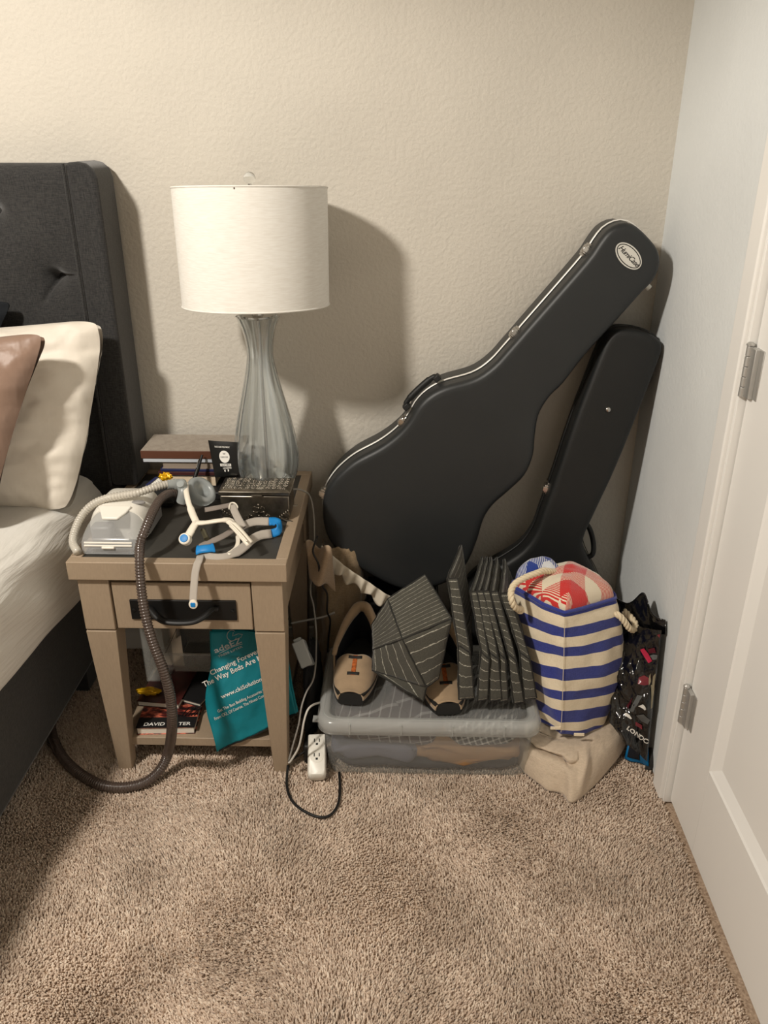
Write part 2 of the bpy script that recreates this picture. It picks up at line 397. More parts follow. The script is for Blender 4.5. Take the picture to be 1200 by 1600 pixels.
def satin(name, col, rough, wr):
    k = NT(name); k.b.inputs['Base Color'].default_value = (*lin(col), 1); k.b.inputs['Roughness'].default_value = rough
    k.b.inputs['Sheen Weight'].default_value = .25; k.b.inputs['Anisotropic'].default_value = .3
    k.bump(k.noise(k.coord('Object', (1, 1, .6)), 16, 3), wr, .02); return k.m
M_PW = satin('ivory_pillowcase', (226, 218, 205), .6, .18); M_PB = satin('taupe_satin', (138, 112, 96), .46, .3)
pw = pillow(at(164, 500, y=-.20), at(112, 800, y=-.335), (-1.28, -.20, .98), (-1.30, -.34, .655), .17, 1.0, .014, -.015).build('pillow', M_PW, angle=180)
tag(pw, 'ivory white bed pillow leaning on the headboard behind the taupe pillow', 'pillow')
pb = pillow(at(79, 517, y=-.36), at(-12, 812, y=-.50), (-1.34, -.37, 1.0), (-1.40, -.52, .66), .14, 5.0, .008, .05).build('pillow', M_PB, angle=180)
tag(pb, 'taupe satin pillow with creases in front of the white pillow', 'pillow')
M_NAVY = mat('dark_teal_velvet', (13, 18, 24), .9)
pn = pillow(at(22, 470, y=-.15), (-1.0, -.16, .90), (-1.4, -.15, 1.07), (-1.4, -.16, .90), .03, 8.0, .004, .05, 32).build('throw_pillow', M_NAVY, angle=180)
tag(pn, 'dark teal throw pillow at the left edge behind the other pillows', 'pillow')
# =================================================================== THE NIGHTSTAND
k = NT('taupe_painted_wood'); k.b.inputs['Roughness'].default_value = .5
nz = k.noise(k.coord('Object', (9, 9, 2)), 30, 3); c0 = lin((161, 142, 120))
k.l(k.ramp(nz, [(.3, tuple(v * .94 for v in c0)), (.7, tuple(v * 1.05 for v in c0))]), k.b.inputs['Base Color']); k.bump(nz, .08, .001)
M_TAUPE = k.m
M_INLAY = mat('charcoal_tabletop', (58, 56, 52), .55, var=.12, vscale=20, bump=.15, bscale=150)
M_IRON = mat('black_iron', (24, 24, 24), .45, .3, bump=.15, bscale=120)
NX0, NX1, NY0, NY1, NZ = -.717, -.243, -.552, -.016, .589
ns = thing('nightstand', (-.48, -.28, 0), 'taupe painted nightstand with dark inset top, one drawer and an open shelf', 'nightstand')
w = .026
for (a, b, c, d) in ((NX0, NX1, NY0, NY0 + w), (NX0, NX1, NY1 - w, NY1), (NX0, NX0 + w, NY0 + w, NY1 - w), (NX1 - w, NX1, NY0 + w, NY1 - w)):
    MB().box(a, b, c, d, .545, NZ).build('top_rail', M_TAUPE, ns, bevel=.002)
MB().box(NX0 + w, NX1 - w, NY0 + w, NY1 - w, .55, NZ - .004).build('tabletop_inlay', M_INLAY, ns)
LX0, LX1 = -.704, -.256; lw, bw = .068, .034; FY, BY = -.540, -.030
for sx in (0, 1):
    for sy in (0, 1):
        xo = LX0 if sx == 0 else LX1; sg = 1 if sx == 0 else -1; yo = FY if sy == 0 else BY; sgy = 1 if sy == 0 else -1
        MB().box(min(xo, xo + sg * lw), max(xo, xo + sg * lw), min(yo, yo + sgy * .06), max(yo, yo + sgy * .06), .412, .545).build('corner_block', M_TAUPE, ns, bevel=.002)
        xi = xo + sg * .015; yi = yo + sgy * .012
        tp = [V((xo, yo, .408)), V((xo + sg * lw, yo, .408)), V((xo + sg * lw, yo + sgy * .06, .408)), V((xo, yo + sgy * .06, .408))]
        bt = [V((xi, yi, -.003)), V((xi + sg * bw, yi, -.003)), V((xi + sg * bw, yi + sgy * .034, -.003)), V((xi, yi + sgy * .034, -.003))]
        MB().hexa(bt, tp).build('leg', M_TAUPE, ns, bevel=.002)
        MB().box(min(xo + sg * .006, xo + sg * (lw - .004)), max(xo + sg * .006, xo + sg * (lw - .004)), min(yo + sgy * .006, yo + sgy * .05), max(yo + sgy * .006, yo + sgy * .05), .40, .42).build('leg_joint', M_TAUPE, ns)
MB().box(LX0 + .008, LX0 + .022, FY + .06, BY - .06, .412, .545).build('side_apron', M_TAUPE, ns)
MB().box(LX1 - .022, LX1 - .008, FY + .06, BY - .06, .412, .545).build('side_apron', M_TAUPE, ns)
MB().box(LX0 + lw, LX1 - lw, BY - .02, BY - .006, .412, .545).build('back_apron', M_TAUPE, ns)
MB().box(LX0 + .03, LX1 - .03, FY + .03, BY - .03, .060, .084).build('shelf', M_TAUPE, ns, bevel=.002)
dw = MB().box(LX0 + lw + .004, LX1 - lw - .003, FY + .003, FY + .022, .414, .532).build('drawer', M_TAUPE, ns, bevel=.002)
MB().box(LX0 + lw + .012, LX1 - lw - .012, FY + .024, BY - .03, .418, .50).build('drawer_box', M_TAUPE, dw)
hx0, hx1 = at(204, 950, y=FY).x, at(369, 950, y=FY).x; hz0, hz1 = at(286, 968, y=FY).z, at(286, 938, y=FY).z
MB().box(hx0, hx1, FY - .002, FY + .005, hz0, hz1).build('handle_plate', M_IRON, dw, bevel=.001)
hm = (hz0 + hz1) / 2; hl, hr = hx0 + .045, hx1 - .05
hb = MB(); pth = catmull([(hl - .012, FY - .003, hm + .006), (hl, FY - .006, hm + .006), (hl + .02, FY - .024, hm - .004), (hl + .045, FY - .034, hm - .010), (hr - .045, FY - .034, hm - .010), (hr - .02, FY - .024, hm - .004), (hr, FY - .006, hm + .006), (hr + .012, FY - .003, hm + .006)], 40)
hb.tube(pth, .0085, 10, flat=.75); hb.build('handle', M_IRON, dw)
for sx in (hx0 + .008, hx1 - .008):
    MB().lathe([(.004, 0), (.004, .002), (.002, .003)], (sx, FY - .002, hm), 10, M=Matrix.Rotation(math.pi / 2, 3, 'X')).build('screw', M_IRON, dw)

# =================================================================== THE TABLE LAMP
LXc, LYc = -.332, -.200
lamp = thing('table_lamp', (LXc, LYc, NZ), 'fluted glass table lamp with a white drum shade on the nightstand', 'lamp')
def lz(py): return at(405, py, y=LYc).z
k = NT('opal_lustre_glass'); b = k.b
tc = k.n('ShaderNodeTexCoord'); sx = k.n('ShaderNodeSeparateXYZ'); k.l(tc.outputs['Object'], sx.inputs[0])
b.inputs['Base Color'].default_value = (*lin((243, 247, 248)), 1); b.inputs['Roughness'].default_value = .04
b.inputs['Transmission Weight'].default_value = 1.0; b.inputs['IOR'].default_value = 1.42
b.inputs['Coat Weight'].default_value = .6; b.inputs['Coat Roughness'].default_value = .03
gl = k.n('ShaderNodeBsdfPrincipled'); gl.inputs['Base Color'].default_value = (*lin((222, 228, 230)), 1); gl.inputs['Roughness'].default_value = .22; gl.inputs['Metallic'].default_value = .55
at2 = k.n('ShaderNodeMath', operation='ARCTAN2'); k.l(sx.outputs[1], at2.inputs[0]); k.l(sx.outputs[0], at2.inputs[1])
cmb = k.n('ShaderNodeCombineXYZ'); k.l(at2.outputs[0], cmb.inputs[0]); k.l(sx.outputs[2], cmb.inputs[2])
mp = k.n('ShaderNodeMapping'); mp.inputs['Scale'].default_value = (1.6, 1, 1.2); k.l(cmb.outputs[0], mp.inputs[0])
f = k.ramp(k.noise(mp.outputs[0], 2.2, 3), [(.42, (.02, .02, .02)), (.68, (.30, .30, .30))])
ms = k.n('ShaderNodeMixShader'); k.l(f, ms.inputs[0]); k.l(b.outputs[0], ms.inputs[1]); k.l(gl.outputs[0], ms.inputs[2]); k.l(ms.outputs[0], k.out.inputs[0])
M_LGLASS = k.m
M_CHROME = mat('polished_nickel', (190, 188, 184), .16, 1.0)
PX = 1 / 726
prof = [(40, 748), (44, 742), (47, 730), (49, 712), (48, 695), (45, 675), (40, 650), (34, 625), (28, 600), (23, 577), (20, 558), (20, 545), (22, 528), (26, 512), (31, 500), (33.5, 494)]
pr = catmull([(at(600 + a, c, y=LYc).x - at(600, c, y=LYc).x, lz(c)) for a, c in prof], 60)
fl = lambda a, z: 1 + .045 * math.cos(8 * a) * min(1, max(0, (z - NZ - .012) / .08))
z0 = NZ + .003; pr = [(r, max(z, z0)) for r, z in pr]
inner = [(r - .0035, z) for r, z in pr[::-1] if z > z0 + .004] + [(pr[0][0] * .9, z0 + .004)]
b = MB(); shift = V((0, 0, 0))
body = MB().lathe([(0.0005, z0)] + [tuple(q) for q in pr] + [tuple(q) for q in inner] + [(.0005, z0 + .004)], (0, 0, 0), 96, rad=fl, cap=False)
bo = body.build('glass_body', M_LGLASS, None, angle=60); bo.location = (0, 0, 0)
bo.parent = lamp; bo.location = (0, 0, -NZ)
ztop = pr[-1][1]
MB().lathe([(.010, ztop - .008), (.030, ztop - .004), (.0345, ztop - .001), (.0345, ztop + .002), (.014, ztop + .004), (.011, ztop + .02), (.0085, ztop + .022), (.0085, ztop + .05)], (LXc, LYc, 0), 32).build('collar', M_CHROME, lamp)
MB().tube([(LXc, LYc, z0 + .004), (LXc, LYc, ztop - .006)], .004, 10).build('inner_rod', M_CHROME, lamp)
M_SHADE = NT('white_linen_shade'); k = M_SHADE; k.b.inputs['Base Color'].default_value = (*lin((240, 237, 230)), 1); k.b.inputs['Roughness'].default_value = .85
hh = k.noise(k.coord('Object', (.1, .1, 1)), 420, 2); k.bump(hh, .12, .0006)
k.l(k.ramp(hh, [(.3, lin((235, 231, 223))), (.7, lin((246, 244, 238)))]), k.b.inputs['Base Color'])
tl = k.n('ShaderNodeBsdfTranslucent'); tl.inputs[0].default_value = (.8, .76, .68, 1)
ms = k.n('ShaderNodeMixShader'); ms.inputs[0].default_value = .12; k.l(k.b.outputs[0], ms.inputs[1]); k.l(tl.outputs[0], ms.inputs[2]); k.l(ms.outputs[0], k.out.inputs[0])
zs0, zs1 = 1.068, 1.318; ro, ri = .1645, .1670
TILT = Matrix.Translation((LXc, LYc, 1.19)) @ Matrix.Rotation(math.radians(-.3), 4, 'Y') @ Matrix.Rotation(math.radians(-4.2), 4, 'X') @ Matrix.Translation((-LXc, -LYc, -1.19))
def tilted(mb): mb.v = [tuple(TILT @ V(q)) for q in mb.v]; return mb
sh = tilted(MB().lathe([(ro, zs0), (ri, zs1), (ri - .002, zs1), (ro - .002, zs0), (ro, zs0)], (LXc, LYc, 0), 80, cap=False)).build('lamp_shade', k.m, lamp)
for r_, z_ in ((ro, zs0 + .002), (ri, zs1 - .002)):
    tilted(MB().tube([(LXc + r_ * math.cos(a), LYc + r_ * math.sin(a), z_) for a in np.linspace(0, 2 * math.pi, 81)[:-1]], .0018, 6, closed=True)).build('shade_hem', k.m, lamp)
for a in (0.5, 2.6, 4.7):
    tilted(MB().tube([(LXc, LYc, zs1 - .012), (LXc + ri * math.cos(a), LYc + ri * math.sin(a), zs1 - .006)], .002, 6)).build('spider_arm', M_CHROME, lamp)
MB().tube(catmull([(LXc + .012, LYc, ztop + .03), (LXc + .05, LYc, ztop + .09), (LXc + .045, LYc, zs1 - .04), (LXc, LYc, zs1 - .01), (LXc - .045, LYc, zs1 - .04), (LXc - .05, LYc, ztop + .09), (LXc - .012, LYc, ztop + .03)], 40), .002, 6).build('harp', M_CHROME, lamp)
M_BULB = mat('unlit_bulb', (230, 228, 222), .3)
MB().lathe([(.013, ztop + .05), (.014, ztop + .075), (.026, ztop + .105), (.03, ztop + .13), (.022, ztop + .155), (0.001, ztop + .165)], (LXc, LYc, 0), 20, cap=False).build('bulb', M_BULB, lamp)
M_GLASS = mat('clear_glass', (250, 252, 252), .02, trans=1.0, ior=1.46)
tilted(MB().lathe([(.004, zs1 - .012), (.004, zs1 + .006)], (LXc, LYc, 0), 12)).build('finial_stem', M_CHROME, lamp)
tilted(MB().lathe([(.0005 + .0125 * math.sin(t), zs1 + .0175 - .0125 * math.cos(t)) for t in np.linspace(0, math.pi, 14)], (LXc, LYc, 0), 24, cap=False)).build('finial', M_GLASS, lamp, angle=180)

# =================================================================== THE GUITAR CASES
def grain(name, col, rough, bs=900):
    return mat(name, col, rough, bump=.25, bscale=bs, bdist=.0008, var=.08, vscale=6)
M_CASE = grain('black_moulded_plastic', (40, 42, 43), .42); M_CASE2 = grain('black_vinyl', (25, 26, 26), .5)
M_VAL = mat('bright_valance', (236, 234, 228), .3, .1)
M_BADGE = mat('badge_white', (214, 212, 204), .4); M_INK = mat('black_ink', (20, 20, 20), .5)
class Case:
    """hard guitar case: two moulded shells meeting at a metal valance, traced outline in its own plane"""
    def __init__(s, pts_px, p0, nrm, n=180):
        s.p0 = V(p0); s.n = V(nrm).normalized(); s.u = V((1, 0, 0)); s.u = (s.u - s.n * s.u.dot(s.n)).normalized(); s.v = s.n.cross(s.u)
        if s.v.z < 0: s.v = -s.v
        pl = []
        for a, b in pts_px:
            q = at_plane(a, b, s.p0, s.n) - s.p0; pl.append((q.dot(s.u), q.dot(s.v)))
        s.o = np.array(catmull(pl, n, True))
    def P(s, u, v, d=0): return s.p0 + s.u * u + s.v * v - s.n * d      # d: depth behind the front face
    def ring(s, off, d): return [s.P(q[0], q[1], d) for q in offset2d(s.o, off)]
    def px(s, a, b, d=0):
        q = at_plane(a, b, s.p0, s.n) - s.p0; return q.dot(s.u), q.dot(s.v)
    def edge(s, a, b):
        u, v = s.px(a, b); i = int(np.argmin(np.hypot(s.o[:, 0] - u, s.o[:, 1] - v)))
        t = s.o[(i + 2) % len(s.o)] - s.o[i - 2]; t = t / np.linalg.norm(t); i_ = offset2d(s.o, -.001)[i] - s.o[i]; nn = i_ / np.linalg.norm(i_)
        return s.o[i], t, nn                     # point on the rim, tangent, outward normal (2-D)
    def box_on_rim(s, a, b, half_t, d0, d1, out, inn=.002):
        p, t, nn = s.edge(a, b); mb = MB()
        def q(ft, fo, d): w_ = p + t * ft + nn * fo; return s.P(w_[0], w_[1], d)
        return mb.hexa([q(-half_t, -inn, d0), q(half_t, -inn, d0), q(half_t, -inn, d1), q(-half_t, -inn, d1)], [q(-half_t, out, d0), q(half_t, out, d0), q(half_t, out, d1), q(-half_t, out, d1)])
def build_case(cs, root, T, seam, mat_, trim_mat, tw=.005):
    MB().loft([cs.ring(.022, .0), cs.ring(.012, .0008), cs.ring(.005, .004), cs.ring(.001, .010), cs.ring(0, .017), cs.ring(0, seam)]).build('lid', mat_, root, angle=50)
    MB().loft([cs.ring(-.0025, seam), cs.ring(-.0045, seam + .001), cs.ring(-.0045, seam + tw - .001), cs.ring(-.0025, seam + tw)], False, False).build('valance', trim_mat, root, angle=80)
    MB().loft([cs.ring(0, seam + .001), cs.ring(-.001, seam + tw + .004), cs.ring(0, T - .017), cs.ring(.003, T - .008), cs.ring(.012, T - .0008), cs.ring(.022, T)]).build('shell', mat_, root, angle=50)
def latch(cs, root, a, b, seam):
    l = cs.box_on_rim(a, b, .016, seam - .014, seam + .026, .006).build('latch', M_CHROME, root, bevel=.0015)
    cs.box_on_rim(a, b, .011, seam - .018, seam + .010, .012).build('latch_lever', M_CHROME, l, bevel=.002)
    cs.box_on_rim(a, b, .006, seam - .021, seam - .010, .015).build('latch_catch', M_CHROME, l, bevel=.001)
def Z1(*p): return [(480 + a / 2.069, 320 + b / 2.069) for a, b in p]
o1 = Z1((48, 985), (55, 940), (75, 903), (105, 868), (155, 828), (235, 785), (292, 742), (330, 698), (355, 655), (392, 618), (445, 590), (540, 562), (600, 522), (650, 468), (720, 388), (900, 182), (940, 125), (975, 82), (1020, 60), (1060, 66), (1105, 105), (1138, 150), (1143, 200), (1120, 250), (1085, 285), (1000, 380), (900, 490), (830, 580), (785, 625), (750, 685), (738, 760), (732, 815), (705, 878), (655, 928), (602, 975), (572, 1020), (552, 1085), (528, 1145), (495, 1195), (430, 1235), (330, 1250), (250, 1225), (150, 1165), (85, 1110), (55, 1050))
n1 = V((0, -1, .015)).normalized()
c1 = Case(o1, (0, -.182, 0), n1)
gc = thing('guitar_case', (0.03, -.2, .28), 'large charcoal hard shell guitar case with oval white badge, leaning across the corner', 'guitar case')
SEAM = .052
build_case(c1, gc, .148, SEAM, M_CASE, M_VAL, .0068)
for a, b in ((909, 382), (796, 519), (619, 664), (500, 778)): latch(c1, gc, a, b, SEAM)
# handle: padded grip on two brackets
p, t, nn = c1.edge(655, 612)
def hq(ft, fo, d): w_ = p + t * ft + nn * fo; return c1.P(w_[0], w_[1], d)
hd = MB().tube(catmull([hq(-.052, .004, .060), hq(-.05, .010, .060), (hq(-.035, .014, .060)), hq(0, .0155, .060), hq(.035, .014, .060), hq(.05, .010, .060), hq(.052, .004, .060)], 30), [.007] * 6 + [.0085] * 18 + [.007] * 6, 10, flat=1.0).build('handle', M_CASE2, gc)
for s_ in (-.052, .052):
    MB().hexa([hq(s_ - .009, -.001, .042), hq(s_ + .009, -.001, .042), hq(s_ + .009, -.001, .068), hq(s_ - .009, -.001, .068)], [hq(s_ - .008, .013, .044), hq(s_ + .008, .013, .044), hq(s_ + .008, .013, .066), hq(s_ - .008, .013, .066)]).build('handle_bracket', M_CASE2, gc, bevel=.002)
p, t, nn = c1.edge(1012, 447)
MB().tube([c1.P(*(p + nn * .0), .03), c1.P(*(p + nn * .012), .03)], .007, 12).build('bumper_foot', M_BADGE, gc)
# oval badge with the maker's lettering
bu, bv = c1.px(982, 400); u1, v1 = c1.px(963, 384); ang = math.atan2(v1 - bv, u1 - bu) + math.pi; ang = math.radians(-42)
def badge(mm, A, B, d, nm, par):
    ca, sa = math.cos(ang), math.sin(ang)
    ell = [(A * math.cos(q), B * math.sin(q)) for q in np.linspace(0, 2 * math.pi, 49)[:-1]]
    R = lambda q, dd: c1.P(bu + q[0] * ca - q[1] * sa, bv + q[0] * sa + q[1] * ca, dd)
    return MB().loft([[R(q, .001) for q in ell], [R(q, d) for q in ell]]).build(nm, mm, par)
bd = badge(M_BADGE, .0370, .0208, -.0020, 'badge', gc)
badge(M_INK, .0342, .0180, -.0024, 'badge_ring', bd); badge(M_BADGE, .0322, .0160, -.0028, 'badge_face', bd)
tb = MB(); ca, sa = math.cos(ang), math.sin(ang)
text_on(tb, 'HumiCase', .0158, lambda x, y: c1.P(bu + x * ca - y * sa, bv + x * sa + y * ca, -.0032), shear=.35, bold=.0002, spacing=.9)
tb.build('badge_lettering', M_INK, bd, smooth=False, fix=False)

def Z2(*p): return [(700 + a / 3.3333, 480 + b / 3.3333) for a, b in p]
o2 = Z2((822, 175), (850, 138), (890, 118), (960, 118), (1030, 135), (1085, 160), (1118, 195), (1116, 235), (1090, 310), (1035, 450), (940, 690), (860, 880), (780, 1050), (712, 1200), (712, 1260), (740, 1330), (790, 1430), (815, 1560), (800, 1720), (740, 1880), (600, 1990), (420, 2020), (240, 1990), (110, 1900), (60, 1760), (60, 1600), (95, 1480), (180, 1400), (290, 1340), (390, 1270), (455, 1180), (495, 1070), (560, 890), (650, 620), (740, 380))
n2 = V((-.05, -1, .055)).normalized()
c2 = Case(o2, (.4, -.180, .2), n2)
gd = thing('guitar_case', (.38, -.2, .02), 'narrower black vinyl guitar case standing in the corner behind the striped tote', 'guitar case')
build_case(c2, gd, .105, .05, M_CASE2, M_CASE2, .004)
sq = c2.px(950, 640)
MB().lathe([(.0075, 0), (.0075, .002), (.005, .005), (.001, .006)], c2.P(sq[0], sq[1], 0), 16, M=n2.to_track_quat('Z', 'Y').to_matrix()).build('stud', M_CHROME, gd)
latch(c2, gd, 845, 770, .05)
p, t, nn = c2.edge(915, 855)
MB().tube(catmull([c2.P(*(p + t * a + nn * o_), .05) for a, o_ in ((-.05, 0), (-.045, .02), (-.02, .028), (.02, .028), (.045, .02), (.05, 0))], 24), .007, 10).build('handle', M_CASE2, gd)
# =================================================================== THINGS ON THE NIGHTSTAND
T0 = NZ - .004
def at_z(seq): return [at(a, b, z=c) for a, b, c in seq]
def at_y(seq): return [at(a, b, y=c) for a, b, c in seq]
def ribbon(path, width, nrm, nw=4, bow=0.0):
    """flat strap along a 3-D path; nrm: the direction its face looks to"""
    pts = [V(p) for p in path]; m = len(pts); ws = width if hasattr(width, '__len__') else [width] * m
    rows = []
    for i, p in enumerate(pts):
        t = (pts[min(i + 1, m - 1)] - pts[max(i - 1, 0)]).normalized(); nn = V(nrm[i] if isinstance(nrm, list) else nrm)
        s = t.cross(nn).normalized(); nn = s.cross(t)
        rows.append([p + s * (ws[i] * (j / nw - .5)) + nn * bow * (1 - (2 * j / nw - 1) ** 2) for j in range(nw + 1)])
    b = MB(); n = nw + 1
    b.add([q for r in rows for q in r], [(i * n + j, i * n + j + 1, (i + 1) * n + j + 1, (i + 1) * n + j) for i in range(m - 1) for j in range(nw)])
    return b
def sm(path, n): return catmull([tuple(q) for q in path], n)
# ---- breathing machine
M_CPW = mat('white_device_plastic', (236, 232, 222), .35); M_GREYP = mat('grey_device_plastic', (150, 148, 146), .35)
k = NT('frosted_clear_plastic'); k.b.inputs['Base Color'].default_value = (*lin((205, 206, 206)), 1); k.b.inputs['Roughness'].default_value = .18
k.b.inputs['Coat Weight'].default_value = .5
tp = k.n('ShaderNodeBsdfTransparent'); tp.inputs[0].default_value = (.93, .94, .95, 1)
ms = k.n('ShaderNodeMixShader'); ms.inputs[0].default_value = .36; k.l(tp.outputs[0], ms.inputs[1]); k.l(k.b.outputs[0], ms.inputs[2]); k.l(ms.outputs[0], k.out.inputs[0])
M_FROST = k.m
MX0, MX1 = -.698, -.570
cp = thing('breathing_machine', (-.634, -.42, T0), 'compact white sleep breathing machine with clear water chamber on the nightstand corner', 'medical device')
def rrect(x0, x1, z0, z1, r, y, n=6, top=None):
    pts = []; rt = top if top else r
    for cx, cz, a0, rr in ((x1 - r, z0 + r, -90, r), (x1 - rt, z1 - rt, 0, rt), (x0 + rt, z1 - rt, 90, rt), (x0 + r, z0 + r, 180, r)):
        for q in range(n + 1):
            a = math.radians(a0 + 90 * q / n); pts.append(V((cx + rr * math.cos(a), y, cz + rr * math.sin(a))))
    return pts
zb = T0 + .004
MB().loft([rrect(MX0 + .006, MX1 - .006, zb, T0 + .030, .008, -.514, top=.012), rrect(MX0 + .002, MX1 - .002, zb, T0 + .040, .010, -.506, top=.018), rrect(MX0, MX1, zb, T0 + .054, .010, -.488, top=.026), rrect(MX0, MX1, zb, T0 + .068, .010, -.462, top=.036), rrect(MX0 + .002, MX1 - .002, zb, T0 + .075, .010, -.440, top=.042)]).build('water_chamber', M_FROST, cp, angle=60)
MB().box(MX0 + .014, (MX0 + MX1) / 2 - .004, -.478, -.445, T0 + .012, T0 + .052).build('heater_block', M_GREYP, cp, bevel=.006)
for zz, yy in ((.031, -.5125), (.025, -.5145)):
    MB().tube([(MX0 + .012, yy, T0 + zz), (MX1 - .012, yy, T0 + zz)], .0022, 8).build('chamber_ridge', M_CPW, cp)
MB().box(-.648, -.620, -.519, -.510, T0 + .018, T0 + .024).build('chamber_latch', M_CPW, cp, bevel=.002)
sh_ = MB().loft([rrect(MX0 + .001, MX1 - .001, zb, T0 + .077, .010, -.441, top=.042), rrect(MX0, MX1, zb, T0 + .081, .010, -.425, top=.040), rrect(MX0, MX1, zb, T0 + .084, .010, -.370, top=.034), rrect(MX0 + .002, MX1 - .002, zb, T0 + .080, .010, -.325, top=.03), rrect(MX0 + .010, MX1 - .010, zb + .006, T0 + .068, .010, -.308, top=.025)]).build('shell', M_CPW, cp, angle=60)
tabp = [(-.676, -.432), (-.600, -.432), (-.608, -.452), (-.622, -.470), (-.656, -.470), (-.664, -.452)]
MB().loft([[V((x, y, T0 + .0765 + (y + .432) * .30)) for x, y in tabp], [V((x, y, T0 + .0835 + (y + .432) * .33)) for x, y in tabp]]).build('chamber_tab', M_CPW, cp, bevel=.002)
MB().box(MX1 - .003, MX1 + .004, -.43, -.33, T0 + .012, T0 + .045).build('side_panel', M_GREYP, cp, bevel=.003)
MB().lathe([(.013, 0), (.013, .003), (.010, .0045)], (-.592, -.408, T0 + .0795), 24, M=Matrix.Diagonal((1.2, .55, 1)) @ Matrix.Rotation(.0, 3, 'X')).build('start_button', M_GREYP, cp)
for x in (MX0 + .022, MX1 - .022): MB().lathe([(.008, T0), (.008, zb + .002)], (x, -.497, 0), 14).build('foot', M_FROST, cp)
for x in (MX0 + .022, MX1 - .022): MB().lathe([(.008, T0), (.008, zb + .002)], (x, -.335, 0), 14).build('foot', M_GREYP, cp)
# ---- corrugated hoses
def hose(path, r, pitch, depth, n=12):
    P = [V(p) for p in path]; L = sum((P[i + 1] - P[i]).length for i in range(len(P) - 1)); N = int(L / pitch) * 4
    pts = catmull([tuple(q) for q in P], N); b = MB(); rs = []
    for i in range(N):
        f = i / (N - 1); base = r[0] + (r[1] - r[0]) * min(1, f * 1.6); rs.append(base * (1 - depth * (0, .5, 1, .5)[i % 4]))
    return b.tube(pts, rs, n)
k = NT('ribbed_clear_hose'); k.b.inputs['Base Color'].default_value = (*lin((226, 220, 208)), 1); k.b.inputs['Roughness'].default_value = .25
k.b.inputs['Transmission Weight'].default_value = .35; k.b.inputs['Coat Weight'].default_value = .3; M_HOSEW = k.m
hw = hose(at_z([(121, 862, .600), (114, 847, .606), (118, 826, .622), (129, 804, .640), (145, 788, .662), (165, 779, .676), (190, 774, .682), (215, 770, .686), (240, 762, .690), (262, 756, .690), (276, 754, .688)]), (.0095, .0095), .0066, .20).build('air_tube', M_HOSEW, angle=180)
tag(hw, 'short clear ribbed air tube arching over the white breathing machine', 'tube')
k = NT('brown_smoke_plastic'); k.b.inputs['Base Color'].default_value = (*lin((74, 62, 56)), 1); k.b.inputs['Roughness'].default_value = .22; k.b.inputs['Coat Weight'].default_value = .5; M_HOSEB = k.m
hp_ = at_z([(284, 790, .640), (287, 778, .655), (276, 771, .668), (262, 772, .676), (250, 781, .680), (241, 795, .676), (233, 812, .668), (225, 832, .652)]) + at_y([(219, 850, -.545), (218, 870, -.572), (219, 897, -.588), (222, 930, -.602), (228, 965, -.618), (239, 1004, -.632), (257, 1052, -.642), (267, 1094, -.640), (269, 1133, -.628)]) + at_z([(264, 1171, .085), (252, 1200, .034), (227, 1222, .015), (193, 1230, .013), (156, 1226, .013), (122, 1207, .013), (97, 1182, .014), (83, 1154, .016), (79, 1131, .020), (84, 1100, .030), (95, 1072, .045), (114, 1037, .07), (130, 1008, .09)])
hb_ = hose(hp_, (.0098, .0133), .0064, .2, 14).build('air_hose', M_HOSEB, angle=180)
tag(hb_, 'long dark brown corrugated air hose looping down the nightstand onto the carpet', 'hose')
# ---- breathing mask with its headgear
mk = thing('breathing_mask', (-.43, -.43, T0), 'white breathing mask with grey headgear straps and blue clips on the tabletop', 'breathing mask')
M_STRAP = mat('grey_strap_fabric', (176, 168, 158), .9, bump=.3, bscale=700, sheen=.2); M_STRAPD = mat('taupe_strap_fabric', (138, 128, 120), .9, bump=.3, bscale=700)
M_BLUE = mat('clip_blue', (20, 128, 200), .45); M_FRAME = mat('mask_white', (238, 230, 214), .4)
k = NT('grey_silicone'); k.b.inputs['Base Color'].default_value = (*lin((208, 214, 214)), 1); k.b.inputs['Roughness'].default_value = .3
k.b.inputs['Transmission Weight'].default_value = .6; k.b.inputs['Subsurface Weight'].default_value = 0; M_SIL = k.m
UPN = (0, -.55, .83)
b = MB()
b.tube(sm(at_z([(290, 755, .690), (291, 768, .684), (294, 783, .672), (299, 798, .656), (303, 808, .648), (307, 816, .642)]), 22), [.0065] * 4 + [.0062] * 10 + [.008] * 8, 12, flat=.6)
b.tube(sm(at_z([(307, 816, .642), (301, 825, .636), (296, 834, .628), (290, 843, .620)]), 14), [.009] * 7 + [.0095] * 7, 12, flat=.6)
b.tube(sm(at_z([(307, 817, .642), (318, 817, .645), (332, 815, .650), (347, 813, .652), (360, 813, .648), (366, 818, .642)]), 22), [.0085] * 5 + [.0078] * 10 + [.0095] * 7, 12, flat=.55)
b.build('mask_frame', M_FRAME, mk, angle=180)
kq = at(290, 843, z=.622); dn = V((-.1, -.75, .65)).normalized(); Rq = dn.to_track_quat('Z', 'Y').to_matrix()
MB().lathe([(.0125, -.012), (.0128, .002), (.0105, .004)], kq + dn * .006, 24, M=Rq).build('side_knob', M_FRAME, mk)
MB().lathe([(.0090, .004), (.0088, .0062), (.006, .0068)], kq + dn * .006, 20, M=Rq).build('knob_cap', M_BLUE, mk)
cc = at(314, 768, z=.650); cd = V((.55, -.35, .75)).normalized(); Rc = cd.to_track_quat('Z', 'Y').to_matrix()
MB().lathe([(.006, -.034), (.020, -.028), (.030, -.012), (.0335, .004), (.030, .012), (.022, .013), (.018, .004), (.016, -.010), (.004, -.020)], cc, 32, M=Rc @ Matrix.Diagonal((1, 1.15, 1))).build('cushion', M_SIL, mk, angle=180)
ea, eb = at(262, 757, z=.690), at(287, 757, z=.684)
